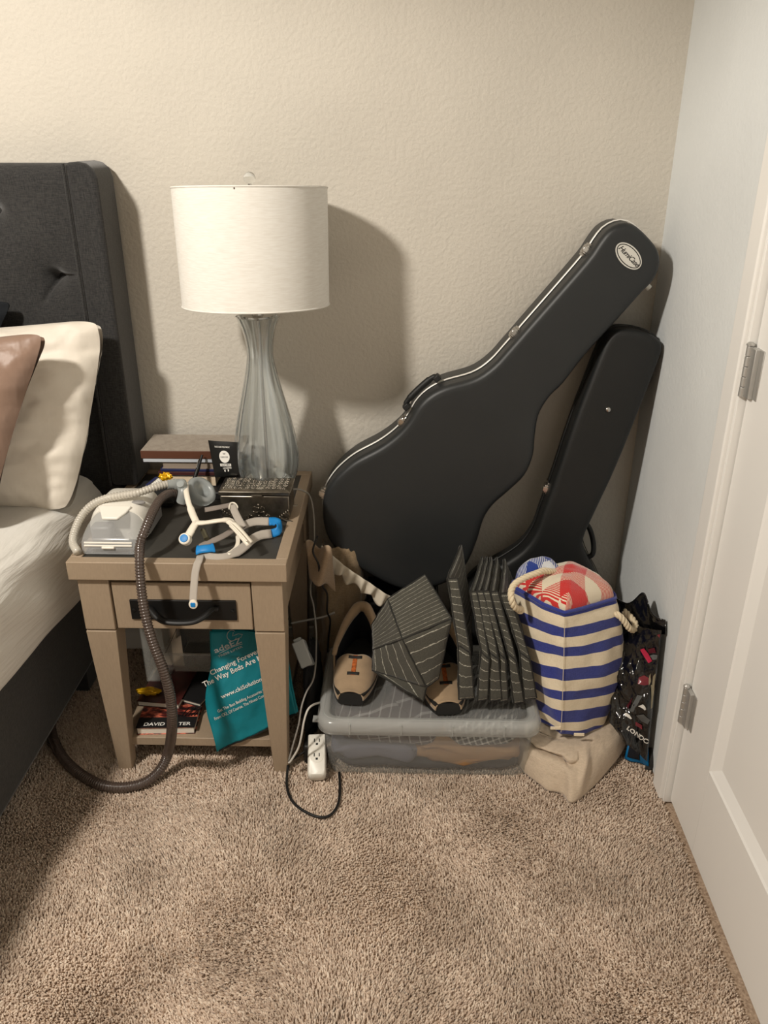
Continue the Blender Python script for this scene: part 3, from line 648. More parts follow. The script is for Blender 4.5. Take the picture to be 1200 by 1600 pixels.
MB().tube([ea, ea.lerp(eb, .4), ea.lerp(eb, .41), eb], [.0105, .0115, .0135, .0135], 20).build('elbow', M_SIL, mk)
MB().tube(sm([at(283, 755, z=.690), at(287, 768, z=.68), at(284, 784, z=.655)], 10), .0125, 14).build('elbow', M_SIL, mk)
dk = at(282, 757, z=.698)
MB().lathe([(.0085, 0), (.0085, .003), (.006, .0034)], dk, 20, M=V((0, -.6, .8)).to_track_quat('Z', 'Y').to_matrix()).build('vent_disc', M_SIL, mk)
def strap(nm, seq, w, m, nrm=UPN, n=20, th=.0022, bow=.0005): return ribbon(sm(at_z(seq), n), w, nrm, bow=bow).build(nm, m, mk, solid=th, angle=60)
strap('cheek_strap', [(320, 797, .632), (336, 794, .636), (352, 791, .636), (364, 788, .638)], .0125, M_STRAPD)
MB().tube(sm(at_z([(358, 795, .640), (360, 787, .643), (366, 786, .643), (371, 792, .640), (369, 796, .638)]), 16), .0022, 8).build('strap_loop', M_FRAME, mk)
strap('cheek_strap', [(363, 789, .641), (367, 800, .636), (373, 812, .628), (380, 824, .618)], .0165, M_STRAP)
strap('side_arm', [(356, 814, .652), (366, 822, .648), (377, 834, .640), (387, 846, .630), (391, 850, .626)], [.012] * 4 + [.017] * 16, M_FRAME, bow=.002)
MB().tube(sm(at_z([(359, 817, .657), (372, 830, .650), (386, 846, .636)]), 14), .0022, 8).build('arm_rib', M_FRAME, mk)
strap('crown_strap', [(372, 826, .612), (385, 819, .614), (400, 815, .614), (420, 815, .612)], .021, M_STRAP)
strap('crown_strap_end', [(420, 815, .612), (430, 815, .611), (436, 820, .606), (436, 828, .600), (430, 832, .596), (422, 834, .594)], [.021] * 8 + [.019] * 12, M_BLUE, [(0, -.55, .83)] * 7 + [(.8, -.5, .3)] * 7 + [(.1, -.8, .5)] * 6)
strap('neck_strap', [(424, 834, .596), (408, 836, .598), (394, 843, .598), (382, 854, .596), (368, 864, .594), (350, 870, .593), (330, 870, .593), (312, 867, .593)], [.021] * 12 + [.015] * 8, M_STRAP, (0, -.75, .66))
strap('neck_strap', [(370, 832, .606), (372, 846, .602), (368, 857, .598), (356, 866, .596)], .009, M_FRAME, (0, -.6, .8))
strap('chin_strap', [(308, 856, .598), (322, 849, .606), (338, 843, .612), (352, 836, .616), (366, 827, .618), (380, 821, .616)], [.012] * 6 + [.014] * 14, M_STRAPD)
strap('chin_clip', [(307, 860, .602), (316, 858, .606), (326, 857, .607), (335, 856, .606)], [.022] * 3 + [.019] * 14 + [.023] * 3, M_BLUE, bow=.002)
MB().tube(at_z([(317, 828, .622), (323, 842, .616)]), .006, 10, flat=.7).build('magnet_clip', mat('brass_grey', (120, 116, 96), .35, .8), mk)
hs = [at(313, 868, z=.594), at(311, 876, z=.595), at(308.5, 881, y=-.557), at(306.5, 888, y=-.564), at(304.5, 900, y=-.573), at(303, 918, y=-.586), at(302, 935, y=-.597), at(302, 944, y=-.602)]
ribbon(sm(hs, 30), .0155, [(0, -.45, .9)] * 8 + [(0, -1, .15)] * 22).build('hanging_strap', M_STRAP, mk, solid=.0022, angle=60)
ec = at(302, 944, y=-.603); Re = V((0, -1, .1)).to_track_quat('Z', 'Y').to_matrix()
MB().lathe([(.0092, -.002), (.0092, .002), (.0075, .003)], ec, 24, M=Re @ Matrix.Diagonal((1, 1.1, 1))).build('strap_tip', M_FRAME, mk)
for a in range(4):
    q = ec + V((.0030 * math.cos(a * 1.57 + .78), -.0028, .0030 * math.sin(a * 1.57 + .78)))
    MB().lathe([(.0034, -.001), (.0032, .0012), (.001, .002)], q, 12, M=Re).build('tip_stud', M_BLUE, mk)
# ---- silver keepsake box
k = NT('antique_silver'); k.b.inputs['Metallic'].default_value = 1; k.b.inputs['Roughness'].default_value = .32
nz = k.noise(k.coord('Object'), 40, 4); k.l(k.ramp(nz, [(.3, lin((104, 98, 90))), (.7, lin((150, 143, 131)))]), k.b.inputs['Base Color']); k.bump(nz, .15, .001); M_SILVER = k.m
bx0, bx1, by0, by1 = -.425, -.262, -.332, -.250
kb = thing('keepsake_box', (-.343, -.29, T0), 'antique silver keepsake box with embossed lid and filigree feet in front of the lamp', 'box')
MB().box(bx0, bx1, by0, by1, T0 + .010, T0 + .066).build('body', M_SILVER, kb, bevel=.003)
MB().box(bx0 + .004, bx1 - .004, by0 + .004, by1 - .004, T0 + .002, T0 + .011).build('plinth', M_SILVER, kb, bevel=.002)
zl = T0 + .068; w_ = .002
ld = MB().loft([[V((x, y, z)) for x, y in ((bx0 - e, by0 - e), (bx1 + e, by0 - e), (bx1 + e, by1 + e), (bx0 - e, by1 + e))] for e, z in ((.002, zl), (.003, zl + .009), (-.004, zl + .0125), (-.010, zl + .0135))]).build('lid', M_SILVER, kb, bevel=.0012)
b = MB()
def dome(b, c, r, h, n=8, M=None): return b.lathe([(r, 0), (r * .8, h * .6), (r * .35, h * .95), (.0002, h)], c, n, M=M, cap=False)
rng = random.Random(4)
for i in range(12):
    for j in range(5):
        cx = bx0 + .012 + i * .0126 + rng.uniform(-.002, .002); cy = by0 + .014 + j * .0135 + rng.uniform(-.002, .002)
        for q in range(5):
            a = q * 1.2566 + rng.random(); dome(b, (cx + .0038 * math.cos(a), cy + .0038 * math.sin(a), zl + .0128), .0024, .0022)
        dome(b, (cx, cy, zl + .013), .0022, .0034)
em = b.build('embossed_flowers', M_SILVER, ld); em['kind'] = 'stuff'
b = MB(); n_ = 58
for i in range(n_): dome(b, (bx0 + (bx1 - bx0) * i / (n_ - 1), by0 - .0028, zl + .0078), .0014, .002, 6, Matrix.Rotation(math.radians(60), 3, 'X'))
for i in range(28): dome(b, (bx1 + .0028, by0 + (by1 - by0) * i / 27, zl + .0078), .0014, .002, 6, Matrix.Rotation(math.radians(60), 3, 'Y'))
be = b.build('beaded_rim', M_SILVER, ld); be['kind'] = 'stuff'
MB().tube([(bx0 + .075, by0 - .004, zl + .0005), (bx0 + .100, by0 - .004, zl + .0005)], .0022, 8).build('lid_catch', M_CHROME, ld)
def scroll(b, cx, cz, s, y):
    pts = [(cx + s * (.002 + .0042 * t) * math.cos(t * 2.6) * 1.0, y, cz + (.002 + .0042 * t) * math.sin(t * 2.6)) for t in np.linspace(0, 2.2, 18)]
    b.tube(pts, .0013, 6)
b = MB(); mx = (bx0 + bx1) / 2 + .008
for s in (-1, 1):
    scroll(b, mx + s * .010, T0 + .020, s, by0 - .0012); scroll(b, mx + s * .022, T0 + .014, s, by0 - .0012); scroll(b, mx + s * .007, T0 + .034, -s, by0 - .0012)
for dx, dz in ((0, .044), (0, .036), (-.012, .026), (.012, .026), (0, .016), (-.018, .016), (.018, .016), (0, .006), (-.026, .010), (.026, .010)):
    dome(b, (mx + dx, by0 - .0005, T0 + dz), .0032, .0035, 8, Matrix.Rotation(math.pi / 2, 3, 'X'))
b.tube([(mx - .03, by0 - .002, T0 + .0075), (mx, by0 - .003, T0 + .010), (mx + .03, by0 - .002, T0 + .0075)], .0015, 6)
b.build('front_ornament', M_SILVER, kb)
for sx, xx in ((1, bx0), (-1, bx1)):
    for sy, yy in ((-1, by0), (1, by1)):
        b = MB(); ft = [(xx + sx * .022, yy + sy * .001, T0 + .012), (xx + sx * .012, yy + sy * .002, T0 + .006), (xx - sx * .002, yy + sy * .004, T0 + .0025), (xx - sx * .006, yy + sy * .006, T0 + .002)]
        b.tube(sm(ft, 10), .0032, 8)
        for q in range(5): dome(b, (xx + sx * (.004 + q * .005), yy + sy * .001, T0 + .030 - q * .004), .003, .0034, 8, Matrix.Rotation(math.pi / 2 * (1 if sy < 0 else -1), 3, 'X'))
        scroll(b, xx + sx * .010, T0 + .018, sx, yy + sy * .0015); b.build('foot', M_SILVER, kb)
# ---- stack of books behind
M_PAGE = mat('book_pages', (232, 212, 184), .9, bump=.4, bscale=300, stretch=(.05, .05, 6)); M_PAGEG = mat('grey_pages', (150, 136, 122), .9, bump=.3, bscale=300, stretch=(.05, .05, 6))
def book(name, x0, x1, y0, y1, z0, z1, cover, pages, label, cat='book', rot=0.0, spine_front=False, ct=.0022, group='books stacked on the nightstand', spine=None):
    cx, cy = (x0 + x1) / 2, (y0 + y1) / 2; t = thing(name, (cx, cy, z0), label, cat, group)
    M = Matrix.Translation((cx, cy, 0)) @ Matrix.Rotation(rot, 4, 'Z') @ Matrix.Translation((-cx, -cy, 0))
    MB().box(x0, x1, y0, y1, z1 - ct, z1, M).build('front_cover', cover, t, bevel=.0006)
    MB().box(x0, x1, y0, y1, z0, z0 + ct, M).build('back_cover', cover, t, bevel=.0006)
    e = .003
    MB().box(x0 + e, x1 - e, y0 + e, y1 - .001, z0 + ct, z1 - ct, M).build('pages', pages, t)
    if spine_front: MB().box(x0, x1, y0 - .001, y0 + .002, z0, z1, M).build('spine', spine or cover, t, bevel=.001)
    else: MB().box(x0, x1, y1 - .001, y1 + .0015, z0, z1, M).build('spine', spine or cover, t, bevel=.0008)
    return t
M_LINEN = weave_mat('grey_linen_cover', (142, 130, 116), (164, 152, 138), 500); M_BROWN = mat('brown_leather', (92, 56, 40), .5, bump=.2)
M_NAVYB = mat('navy_cover', (38, 44, 84), .45); M_BLKC = mat('black_cover', (26, 25, 26), .5); M_MAROON = mat('maroon_cover', (70, 34, 34), .5)
M_WHITEB = mat('pale_blue_cover', (196, 202, 210), .5)
fy = -.175
zz = [at(300, v, y=fy).z for v in (705, 717, 723, 733.5, 737.5, 743, 754.5)]
zz = [max(q, T0 + .004) for q in zz]
XL = at(220, 712, y=fy).x
book('hardback_book', XL, -.402, fy, fy + .125, zz[1] + .0002, zz[0], M_LINEN, M_PAGEG, 'grey linen hardback with brown spine, topmost of the book stack', rot=0, spine_front=True, spine=M_BROWN)
book('thin_book', XL + .004, -.405, fy + .002, fy + .120, zz[2] + .0002, zz[1], M_WHITEB, M_NAVYB, 'thin pale blue booklet just under the grey linen hardback', ct=.001, spine_front=True)
bx_ = at(252, 728, y=fy).x
book('paperback_book', bx_, -.41, fy + .004, fy + .13, zz[3] + .0002, zz[2], M_PAGEG, M_PAGEG, 'greyish paperback with its page edges facing out, third in the book stack', ct=.001)
book('paperback_book', bx_ - .004, -.41, fy + .003, fy + .13, zz[4] + .0002, zz[3], M_NAVYB, M_NAVYB, 'slim dark navy book in the middle of the book stack', ct=.001, spine_front=True)
book('paperback_book', bx_ - .010, -.415, fy + .001, fy + .13, zz[5] + .0002, zz[4], M_MAROON, M_MAROON, 'slim maroon book above the thick cream paged book', ct=.001, spine_front=True)
book('thick_book', bx_ - .002, at(338, 750, y=fy).x, fy, fy + .13, T0 + .0225, zz[5], M_BLKC, M_PAGE, 'thick book with cream page edges near the bottom of the stack', ct=.0018)
tag(MB().box(bx_ + .02, -.405, fy - .035, fy + .11, T0, T0 + .022).build('document_box', M_BLKC, bevel=.004), 'flat black box under the book stack, behind the mask', 'box')
# ---- small things
pz = thing('zip_pouch', (-.62, -.22, T0), 'black zip pouch lying behind the breathing machine', 'pouch')
b = MB(); px0, px1, py0, py1 = -.665, -.560, -.262, -.150
b.loft([[V((x, y, z)) for x, y in ((px0 + e, py0 + e), (px1 - e, py0 + e), (px1 - e, py1 - e), (px0 + e, py1 - e))] for e, z in ((.006, T0), (.001, T0 + .008), (0, T0 + .016), (.004, T0 + .028), (.022, T0 + .036))])
b.build('pouch_body', mat('black_neoprene', (30, 30, 30), .75, bump=.3, bscale=500), pz, bevel=.004, seg=3)
MB().tube([(px0 - .0005, py0 + .004, T0 + .015), (px0, py0, T0 + .015), (px1, py0, T0 + .015), (px1, py1, T0 + .015)], .0022, 6).build('zipper', M_IRON, pz)
MB().tube([(-.628 + .017 * math.cos(a), -.222 + .009 * math.sin(a), T0 + .0365) for a in np.linspace(0, 6.283, 33)[:-1]], .0008, 5, closed=True).build('embossed_oval', M_GREYP, pz)
tb_ = thing('medicine_tube', (-.575, -.275, T0 + .03), 'white tube with a navy label poking out behind the clear air tube', 'tube')
ta, tb2 = at(229, 768, z=.655), at(249, 752, z=.668); dd = (tb2 - ta).normalized()
MB().tube([ta - dd * .012, ta, ta.lerp(tb2, .8), tb2], [.011, .0135, .0135, .0135], 20, flat=.8).build('tube_body', M_CPW, tb_)
lp = [ta.lerp(tb2, q) for q in (.30, .97)]; up_ = dd.cross(V((1, 0, 0))).normalized()
side = dd.cross(V((0, -.6, .8))).normalized(); nn_ = side.cross(dd)
if nn_.z < 0: nn_ = -nn_
b = MB(); rows = []
for q in np.linspace(.15, .97, 8):
    c_ = ta.lerp(tb2, q); rows.append([c_ + (side * math.cos(a) + nn_ * math.sin(a)) * .0139 for a in np.linspace(1.7, 2.6, 7)])
b.add([p_ for r_ in rows for p_ in r_], [(i * 7 + j, i * 7 + j + 1, i * 7 + j + 8, i * 7 + j + 7) for i in range(7) for j in range(6)]); b.build('navy_label', M_NAVYB, tb_)
b = MB()
for q in range(5):
    for w2 in range(6):
        c_ = ta.lerp(tb2, .25 + .13 * w2); a = 1.5 - q * .18
        o_ = c_ + (side * math.cos(a) + nn_ * math.sin(a)) * .0139; s2 = (-side * math.sin(a) + nn_ * math.cos(a))
        b.add([o_, o_ + dd * .0022, o_ + dd * .0022 + s2 * .0009, o_ + s2 * .0009], [(0, 1, 2, 3)])
b.build('fine_print', M_GREYP, tb_)
def blob(c, rad, amp, seed, n=24, m=16, freq=2.0, flat=None, pw=1.0):
    c = V(c); b = MB()
    def fn(u, v):
        a, t = u * 2 * math.pi, (v - .5) * math.pi
        d = V((math.cos(t) * math.cos(a), math.cos(t) * math.sin(a), math.sin(t)))
        d2 = V([math.copysign(abs(q) ** pw, q) for q in d])
        k_ = 1 + amp * fbm((d.x + seed, d.y, d.z), freq, 4)
        p = c + V((d2.x * rad[0] * k_, d2.y * rad[1] * k_, d2.z * rad[2] * k_))
        if flat is not None and p.z < flat: p.z = flat
        return p
    return b.grid(fn, n, m, closeu=True)
yw = blob(at(259, 746, z=.655), (.014, .010, .011), .6, 3, freq=3).build('candy_wrapper', mat('yellow_foil', (232, 178, 20), .35, .2), angle=50)
tag(yw, 'small crumpled yellow wrapper beside the white medicine tube', 'wrapper')
pn_ = thing('pen', at(301, 760, y=-.225), 'black ink pen leaning up against the book stack', 'pen')
pa, pb_ = at(300, 760, y=-.232), at(316, 711, y=-.186)
MB().tube([pa, pa.lerp(pb_, .05), pa.lerp(pb_, .62)], [.003, .0048, .0050], 12).build('barrel', M_IRON, pn_)
MB().tube([pa.lerp(pb_, .62), pa.lerp(pb_, .66), pa.lerp(pb_, 1)], [.0052, .0044, .0026], 12).build('cap', M_BLKC, pn_)
off = V((-.004, -.004, .001)); MB().tube([pa.lerp(pb_, .60) + off, pa.lerp(pb_, .88) + off], .0011, 6).build('clip', M_CHROME, pn_)
# black sheet-mask packet standing against the lamp
pk = thing('mask_packet', at(350, 738, y=-.235), 'black cosmetic packet with a white round logo leaning on the glass lamp', 'packet')
c4 = [at(325, 688, y=-.205), at(371, 691, y=-.222), at(373, 741, y=-.240), at(335, 741, y=-.232)]
c4[3] = c4[3] + (c4[3] - c4[0]) * .1; c4[2] = c4[2] + (c4[2] - c4[1]) * .02
def pkS(u, v): return (c4[3] * (1 - u) + c4[2] * u) * (1 - v) + (c4[0] * (1 - u) + c4[1] * u) * v
pkN = ((c4[2] - c4[3]).cross(c4[0] - c4[3])).normalized(); pkN = -pkN if pkN.y > 0 else pkN
M_PACK = mat('satin_black_foil', (16, 17, 17), .3); M_WINK = mat('white_ink', (232, 230, 224), .5)
b = MB()
for s_ in (1, -1):
    b.grid(lambda u, v: pkS(u, v) + pkN * (s_ * .0035 * math.sin(math.pi * u) ** .5 * math.sin(math.pi * min(1, v * 1.04)) ** .5), 12, 14)
b.build('foil', M_PACK, pk, angle=60)
def pkD(x, y): return pkS(.5 + x, y) + pkN * .0042
b = MB(); b.add([pkD(.02 + .19 * math.cos(a), .56 + .175 * math.sin(a)) for a in np.linspace(0, 6.283, 33)[:-1]], [tuple(range(32))])
b.add([pkD(-.18, .295), pkD(.24, .285), pkD(.24, .355), pkD(-.18, .370)], [(0, 1, 2, 3)])
b.build('white_print', M_WINK, pk, fix=False)
def pkT(body, cx, cy, sz, m, nm, asp=1.0, eps=.0046):
    b = MB(); vs, fs = text_geo(body, 1.0, bold=.01)
    w0 = max(q[0] for q in vs) - min(q[0] for q in vs)
    b.add([pkS(.5 + cx + q[0] * sz / w0, cy + q[1] * sz / w0 * asp) + pkN * eps for q in vs], fs); b.build(nm, m, pk, fix=False, smooth=False)
pkT('FACE CARE TREATMENT', -.02, .835, .52, M_WINK, 'lettering', 1.4); pkT('LE KEEPER', .08, .235, .34, M_WINK, 'lettering'); pkT('GOAT MILK', .03, .325, .34, M_INK, 'lettering', 1, .0048)
b = MB(); b.add([pkD(.02 + .05 * x, .645 + .03 * y) + pkN * .0005 for x, y in ((-1, .6), (-.7, 1), (-.4, .5), (.4, .5), (.7, 1), (1, .6), (.7, -.6), (-.7, -.6))], [tuple(range(8))])
for q in range(6): b.add([pkD(-.12 + q * .048 + dx, .53 + dy) + pkN * .0005 for dx, dy in ((0, 0), (.03, 0), (.03, .045), (0, .045))], [(0, 1, 2, 3)])
b.build('logo_print', M_GREYP, pk, fix=False)
b = MB()
for cx_, a0 in ((.0, 1.57), (.09, -1.57)): b.add([pkD(cx_ + .05 * math.cos(a), .165 + .035 * math.sin(a)) for a in np.linspace(a0, a0 + 3.14, 14)], [tuple(range(14))])
b.build('icon_print', M_WINK, pk, fix=False)
# =================================================================== NIGHTSTAND SHELF
S0 = .084
def surf(name, S, nu, nv, m, parent=None, solid=0, angle=180, **kw): return MB().grid(S, nu, nv).build(name, m, parent, solid=solid, angle=angle, **kw)
def on_surf(S, eps, sgn=1):
    def f(u, v):
        h = .004; a = S(u + h, v) - S(u - h, v); b = S(u, v + h) - S(u, v - h); n = a.cross(b).normalized()
        if n.y > 0: n = -n
        return S(u, v) + n * eps
    return f
# teal carrier bag leaning out of the shelf
M_TEAL = mat('teal_nonwoven', (0, 122, 136), .6, bump=.25, bscale=500, var=.08, vscale=12)
tl_ = thing('carrier_bag', at(345, 1170, y=-.53), 'teal non-woven carrier bag with white lettering spilling out of the nightstand shelf', 'bag')
cTL, cTR, cBR, cBL = at(328, 985, y=-.455), at(440, 985, y=-.42), at(463, 1116, y=-.485), at(338, 1176, y=-.532)
def tealS(u, v):
    p = (cBL * (1 - u) + cBR * u) * (1 - v) + (cTL * (1 - u) + cTR * u) * v
    p = p + V((-.020 * math.sin(math.pi * min(1, v * 1.25)) ** 2 * (1 - u) ** 2, -.018 * math.sin(math.pi * v) * math.sin(math.pi * min(1, u + .1)), 0))
    w = .0045 * math.sin(u * 9 + v * 5) + .006 * fbm((u * 3, v * 3, 2), 1.2)
    return p + V((0, w, 0))
MB().grid(lambda u, v: tealS(u, v), 40, 46).build('front_panel', M_TEAL, tl_, solid=.001, angle=180)
MB().grid(lambda u, v: tealS(u, v) + V((.004, .004 + .055 * math.sin(math.pi * v) * math.sin(math.pi * u), .002)), 24, 30).build('back_panel', M_TEAL, tl_, solid=.001, angle=180)
MB().tube([tealS(u, .0) + V((0, .001, -.001)) for u in np.linspace(0.03, 1, 24)], .003, 6).build('bottom_seam', M_INK, tl_)
MB().tube(sm([tealS(.55, .005), tealS(.5, -.03) + V((0, .01, 0)), tealS(.42, -.055) + V((0, .025, 0))], 10), .0025, 6).build('strap', M_INK, tl_)
tq = on_surf(tealS, .0022)
# the lettering sits on a slanted baseline: inverse of the panel's bilinear map, found by pixel
def teal_uv(px, py):
    u, v = .4, .5
    for _ in range(25):
        p = tealS(u, v); q = at_plane(px, py, p, V((0, -1, .25)))
        e = 1e-3; du = (tealS(u + e, v) - p) / e; dv = (tealS(u, v + e) - p) / e; d = q - p
        a, b_, c = du.dot(du), du.dot(dv), dv.dot(dv); r1, r2 = d.dot(du), d.dot(dv); det = a * c - b_ * b_
        u += (r1 * c - r2 * b_) / det; v += (a * r2 - b_ * r1) / det
        u = min(max(u, -.1), 1.1); v = min(max(v, -.1), 1.1)
    return u, v
def teal_text(body, p0, p1, hpx, nm, bold=.012, m=None):
    """body written from pixel p0 to pixel p1 (baseline middle), letters hpx high"""
    vs, fs = text_geo(body, 1.0, align='LEFT', bold=bold); x0 = min(q[0] for q in vs); x1 = max(q[0] for q in vs)
    ang_ = math.atan2(p1[1] - p0[1], p1[0] - p0[0]); L = math.hypot(p1[0] - p0[0], p1[1] - p0[1]); b = MB(); cache = {}
    out = []
    for q in vs:
        t = (q[0] - x0) / (x1 - x0) * L; h = q[1] * hpx / .7
        out.append(tq(*teal_uv(p0[0] + t * math.cos(ang_) + h * math.sin(ang_), p0[1] + t * math.sin(ang_) - h * math.cos(ang_))))
    b.add(out, fs).build(nm, m or M_WINK, tl_, fix=False, smooth=False)
M_FADE = mat('faded_white_ink', (180, 186, 186), .6)
teal_text('adeEZ', (335, 1017), (377, 1000), 8.5, 'lettering', m=M_FADE); teal_text('TRESS LIFTER', (341, 1026), (379, 1010), 3.2, 'lettering', m=M_FADE)
teal_text('Changing Forever', (329, 1052), (405, 1016), 7.5, 'lettering'); teal_text('The Way Beds Are M', (318, 1070), (409, 1026), 8.0, 'lettering')
teal_text('www.ckiSolutions', (346, 1089), (412, 1059), 6.6, 'lettering'); teal_text('Get The Best Bedding Accessories O', (341, 1111), (414, 1077), 4.6, 'lettering', .005)
teal_text('From CKI, Of Course, The Nicest Comp', (336, 1123), (415, 1085), 4.6, 'lettering', .005)
MB().tube([tq(*teal_uv(343 + 36 * t, 1021 - 15 * t - 2 * math.sin(t * 3.1))) for t in np.linspace(0, 1, 12)], .0007, 5).build('logo_swoosh', M_FADE, tl_)
MB().tube([tq(*teal_uv(362 + 7.5 * math.cos(a), 993 + 8.5 * math.sin(a))) for a in np.linspace(.4, 5.4, 20)], .0008, 5).build('logo_ring', M_FADE, tl_)
MB().tube([tq(*teal_uv(a, c)) for a, c in ((364, 988), (363, 994), (367, 992), (372, 990), (379, 991), (376, 996))], .0008, 5).build('logo_figure', M_FADE, tl_)
# paperbacks on the shelf
k = NT('sunset_cover'); nz = k.noise(k.coord('Object', (1, 3, 1)), 26, 4); k.b.inputs['Roughness'].default_value = .3
k.l(k.ramp(nz, [(.40, lin((24, 18, 20))), (.5, lin((110, 40, 34))), (.56, lin((226, 120, 92))), (.64, lin((60, 26, 30))), (.8, lin((20, 16, 20)))]), k.b.inputs['Base Color']); M_SUNSET = k.m
k = NT('dark_red_cover'); nz = k.noise(k.coord('Object'), 12, 3); k.b.inputs['Roughness'].default_value = .35
k.l(k.ramp(nz, [(.35, lin((34, 20, 18))), (.7, lin((104, 40, 36)))]), k.b.inputs['Base Color']); M_REDC = k.m
M_PAGEW = mat('white_pages', (228, 220, 206), .9, bump=.4, bscale=300, stretch=(.05, .05, 6))
bf = -.498
b1 = book('paperback_book', -.648, -.505, bf, bf + .225, S0, S0 + .020, M_SUNSET, M_PAGEW, 'thick paperback with a black front band and fiery cover, front of the nightstand shelf', ct=.0012, rot=.05, group='books on the nightstand shelf')
R1 = Matrix.Translation((-.5765, bf + .1125, 0)) @ Matrix.Rotation(.05, 4, 'Z') @ Matrix.Translation((.5765, -(bf + .1125), 0))
MB().box(-.648, -.505, bf, bf + .040, S0 + .0199, S0 + .0206, R1).build('cover_band', M_BLKC, b1)
b = MB(); text_on(b, 'DAVID M   TER', .0165, lambda x, y: R1 @ V((-.574 + x * 1.05, bf + .013 + y, S0 + .0210)), bold=.0003); b.build('author_name', M_WINK, b1, fix=False, smooth=False)
b = MB()
for q in range(5): b.tube([R1 @ V((-.545 + q * .008, bf + .043, S0 + .021)), R1 @ V((-.533 + q * .008 + (q % 2) * .006, bf + .075, S0 + .021))], .0012, 5)
b.build('cover_lines', M_INK, b1)
b2 = book('paperback_book', -.655, -.545, bf + .075, bf + .235, S0 + .0212, S0 + .036, M_REDC, M_PAGEW, 'dark red paperback lying across the fiery covered one on the shelf', ct=.001, rot=-.10, group='books on the nightstand shelf')
b3 = book('notebook', -.560, -.475, bf + .09, bf + .23, S0 + .0212, S0 + .031, M_BLKC, M_PAGEW, 'black notebook beside the red paperback, next to the teal bag', ct=.001, rot=-.35, group='books on the nightstand shelf')
yf = blob((-.640, bf + .115, S0 + .042), (.030, .012, .008), .35, 9, freq=2.5).build('snack_bag', mat('gold_foil', (214, 164, 20), .3, .4), angle=50)
tag(yf, 'crumpled gold foil snack wrapper on the left end of the shelf', 'wrapper')
# clear boxes and dark boxed books at the back of the shelf
k = NT('clear_thin_plastic'); k.b.inputs['Base Color'].default_value = (*lin((190, 190, 184)), 1); k.b.inputs['Roughness'].default_value = .12
tp = k.n('ShaderNodeBsdfTransparent'); ms = k.n('ShaderNodeMixShader'); ms.inputs[0].default_value = .22
k.l(tp.outputs[0], ms.inputs[1]); k.l(k.b.outputs[0], ms.inputs[2]); k.l(ms.outputs[0], k.out.inputs[0]); M_CLEAR = k.m
def open_box(b, x0, x1, y0, y1, z0, z1, t, fl=0.0, taper=0.0, lidded=False):
    o0 = [(x0 + taper, y0 + taper, z0), (x1 - taper, y0 + taper, z0), (x1 - taper, y1 - taper, z0), (x0 + taper, y1 - taper, z0)]; o1 = [(x0, y0, z1), (x1, y0, z1), (x1, y1, z1), (x0, y1, z1)]
    i1 = [(x0 + t, y0 + t, z1), (x1 - t, y0 + t, z1), (x1 - t, y1 - t, z1), (x0 + t, y1 - t, z1)]; i0 = [(x0 + taper + t, y0 + taper + t, z0 + t), (x1 - taper - t, y0 + taper + t, z0 + t), (x1 - taper - t, y1 - taper - t, z0 + t), (x0 + taper + t, y1 - taper - t, z0 + t)]
    return b.loft([o0, o1, i1, i0])
cb = thing('clear_box', (-.625, -.30, S0 + .037), 'clear plastic case standing upright at the left of the shelf', 'plastic box')
open_box(MB(), -.660, -.602, -.335, -.275, S0 + .0365, S0 + .225, .002).build('case_body', M_CLEAR, cb, bevel=.004)
MB().box(-.663, -.599, -.338, -.272, S0 + .2255, S0 + .242).build('case_lid', M_CLEAR, cb, bevel=.004)
dk_ = thing('dark_box', (-.50, -.12, S0), 'navy boxed set standing at the back of the shelf above the clear tray', 'box')
MB().box(-.600, -.400, -.198, -.06, S0, S0 + .31).build('carton', mat('navy_carton', (22, 24, 40), .5), dk_, bevel=.002)
b = MB(); rw = random.Random(5); xw = -.585
while xw < -.425:
    wl = rw.uniform(.006, .016); b.box(xw, xw + wl, -.1992, -.1978, S0 + .172 + (xw + .5) * .05, S0 + .1765 + (xw + .5) * .05); xw += wl + .003
b.build('pale_print', M_FADE, dk_)
ct_ = thing('clear_tray', (-.505, -.28, S0 + .078), 'clear plastic tray lying behind the paperbacks on the shelf', 'plastic tray')
open_box(MB(), -.590, -.420, -.360, -.204, S0 + .078, S0 + .142, .002, taper=.012).build('tray_body', M_CLEAR, ct_, bevel=.004)
MB().tube([(-.593, -.363, S0 + .142), (-.417, -.363, S0 + .142), (-.417, -.202, S0 + .142), (-.593, -.202, S0 + .142)], .004, 8, closed=True).build('tray_rim', M_CLEAR, ct_)
tag(MB().box(-.58, -.42, -.258, -.202, S0, S0 + .077).build('carton', M_BLKC, bevel=.003), 'low black carton under the clear tray on the shelf', 'box')
# =================================================================== CABLES AND PLUGS
M_WCORD = mat('white_cord', (206, 202, 194), .5); M_GCORD = mat('grey_cord', (140, 136, 130), .55); M_BCORD = mat('black_cord', (18, 18, 18), .5)
def cord(name, pts, r, m, label, n=80): return tag(MB().tube(sm(pts, n), r, 8).build(name, m, angle=180), label, 'cable')
cord('charging_cable', [at(448, 768, y=-.262), at(462, 764, y=-.252), at(476, 768, y=-.240), at(484, 775, y=-.22), at(489, 795, y=-.212), at(491, 830, y=-.21), at(490, 880, y=-.22), at(485, 923, y=-.24), at(490, 947, y=-.26), at(494, 985, y=-.30), at(494, 1018, y=-.36), at(493, 1040, y=-.42), at(489, 1063, y=-.46), at(479, 1081, y=-.49), at(471, 1105, y=-.52), at(467, 1131, y=-.535), at(459, 1160, y=-.545), at(451, 1189, y=-.553)], .0022, M_GCORD, 'grey charging cable running from behind the silver box down to the carpet', 120)
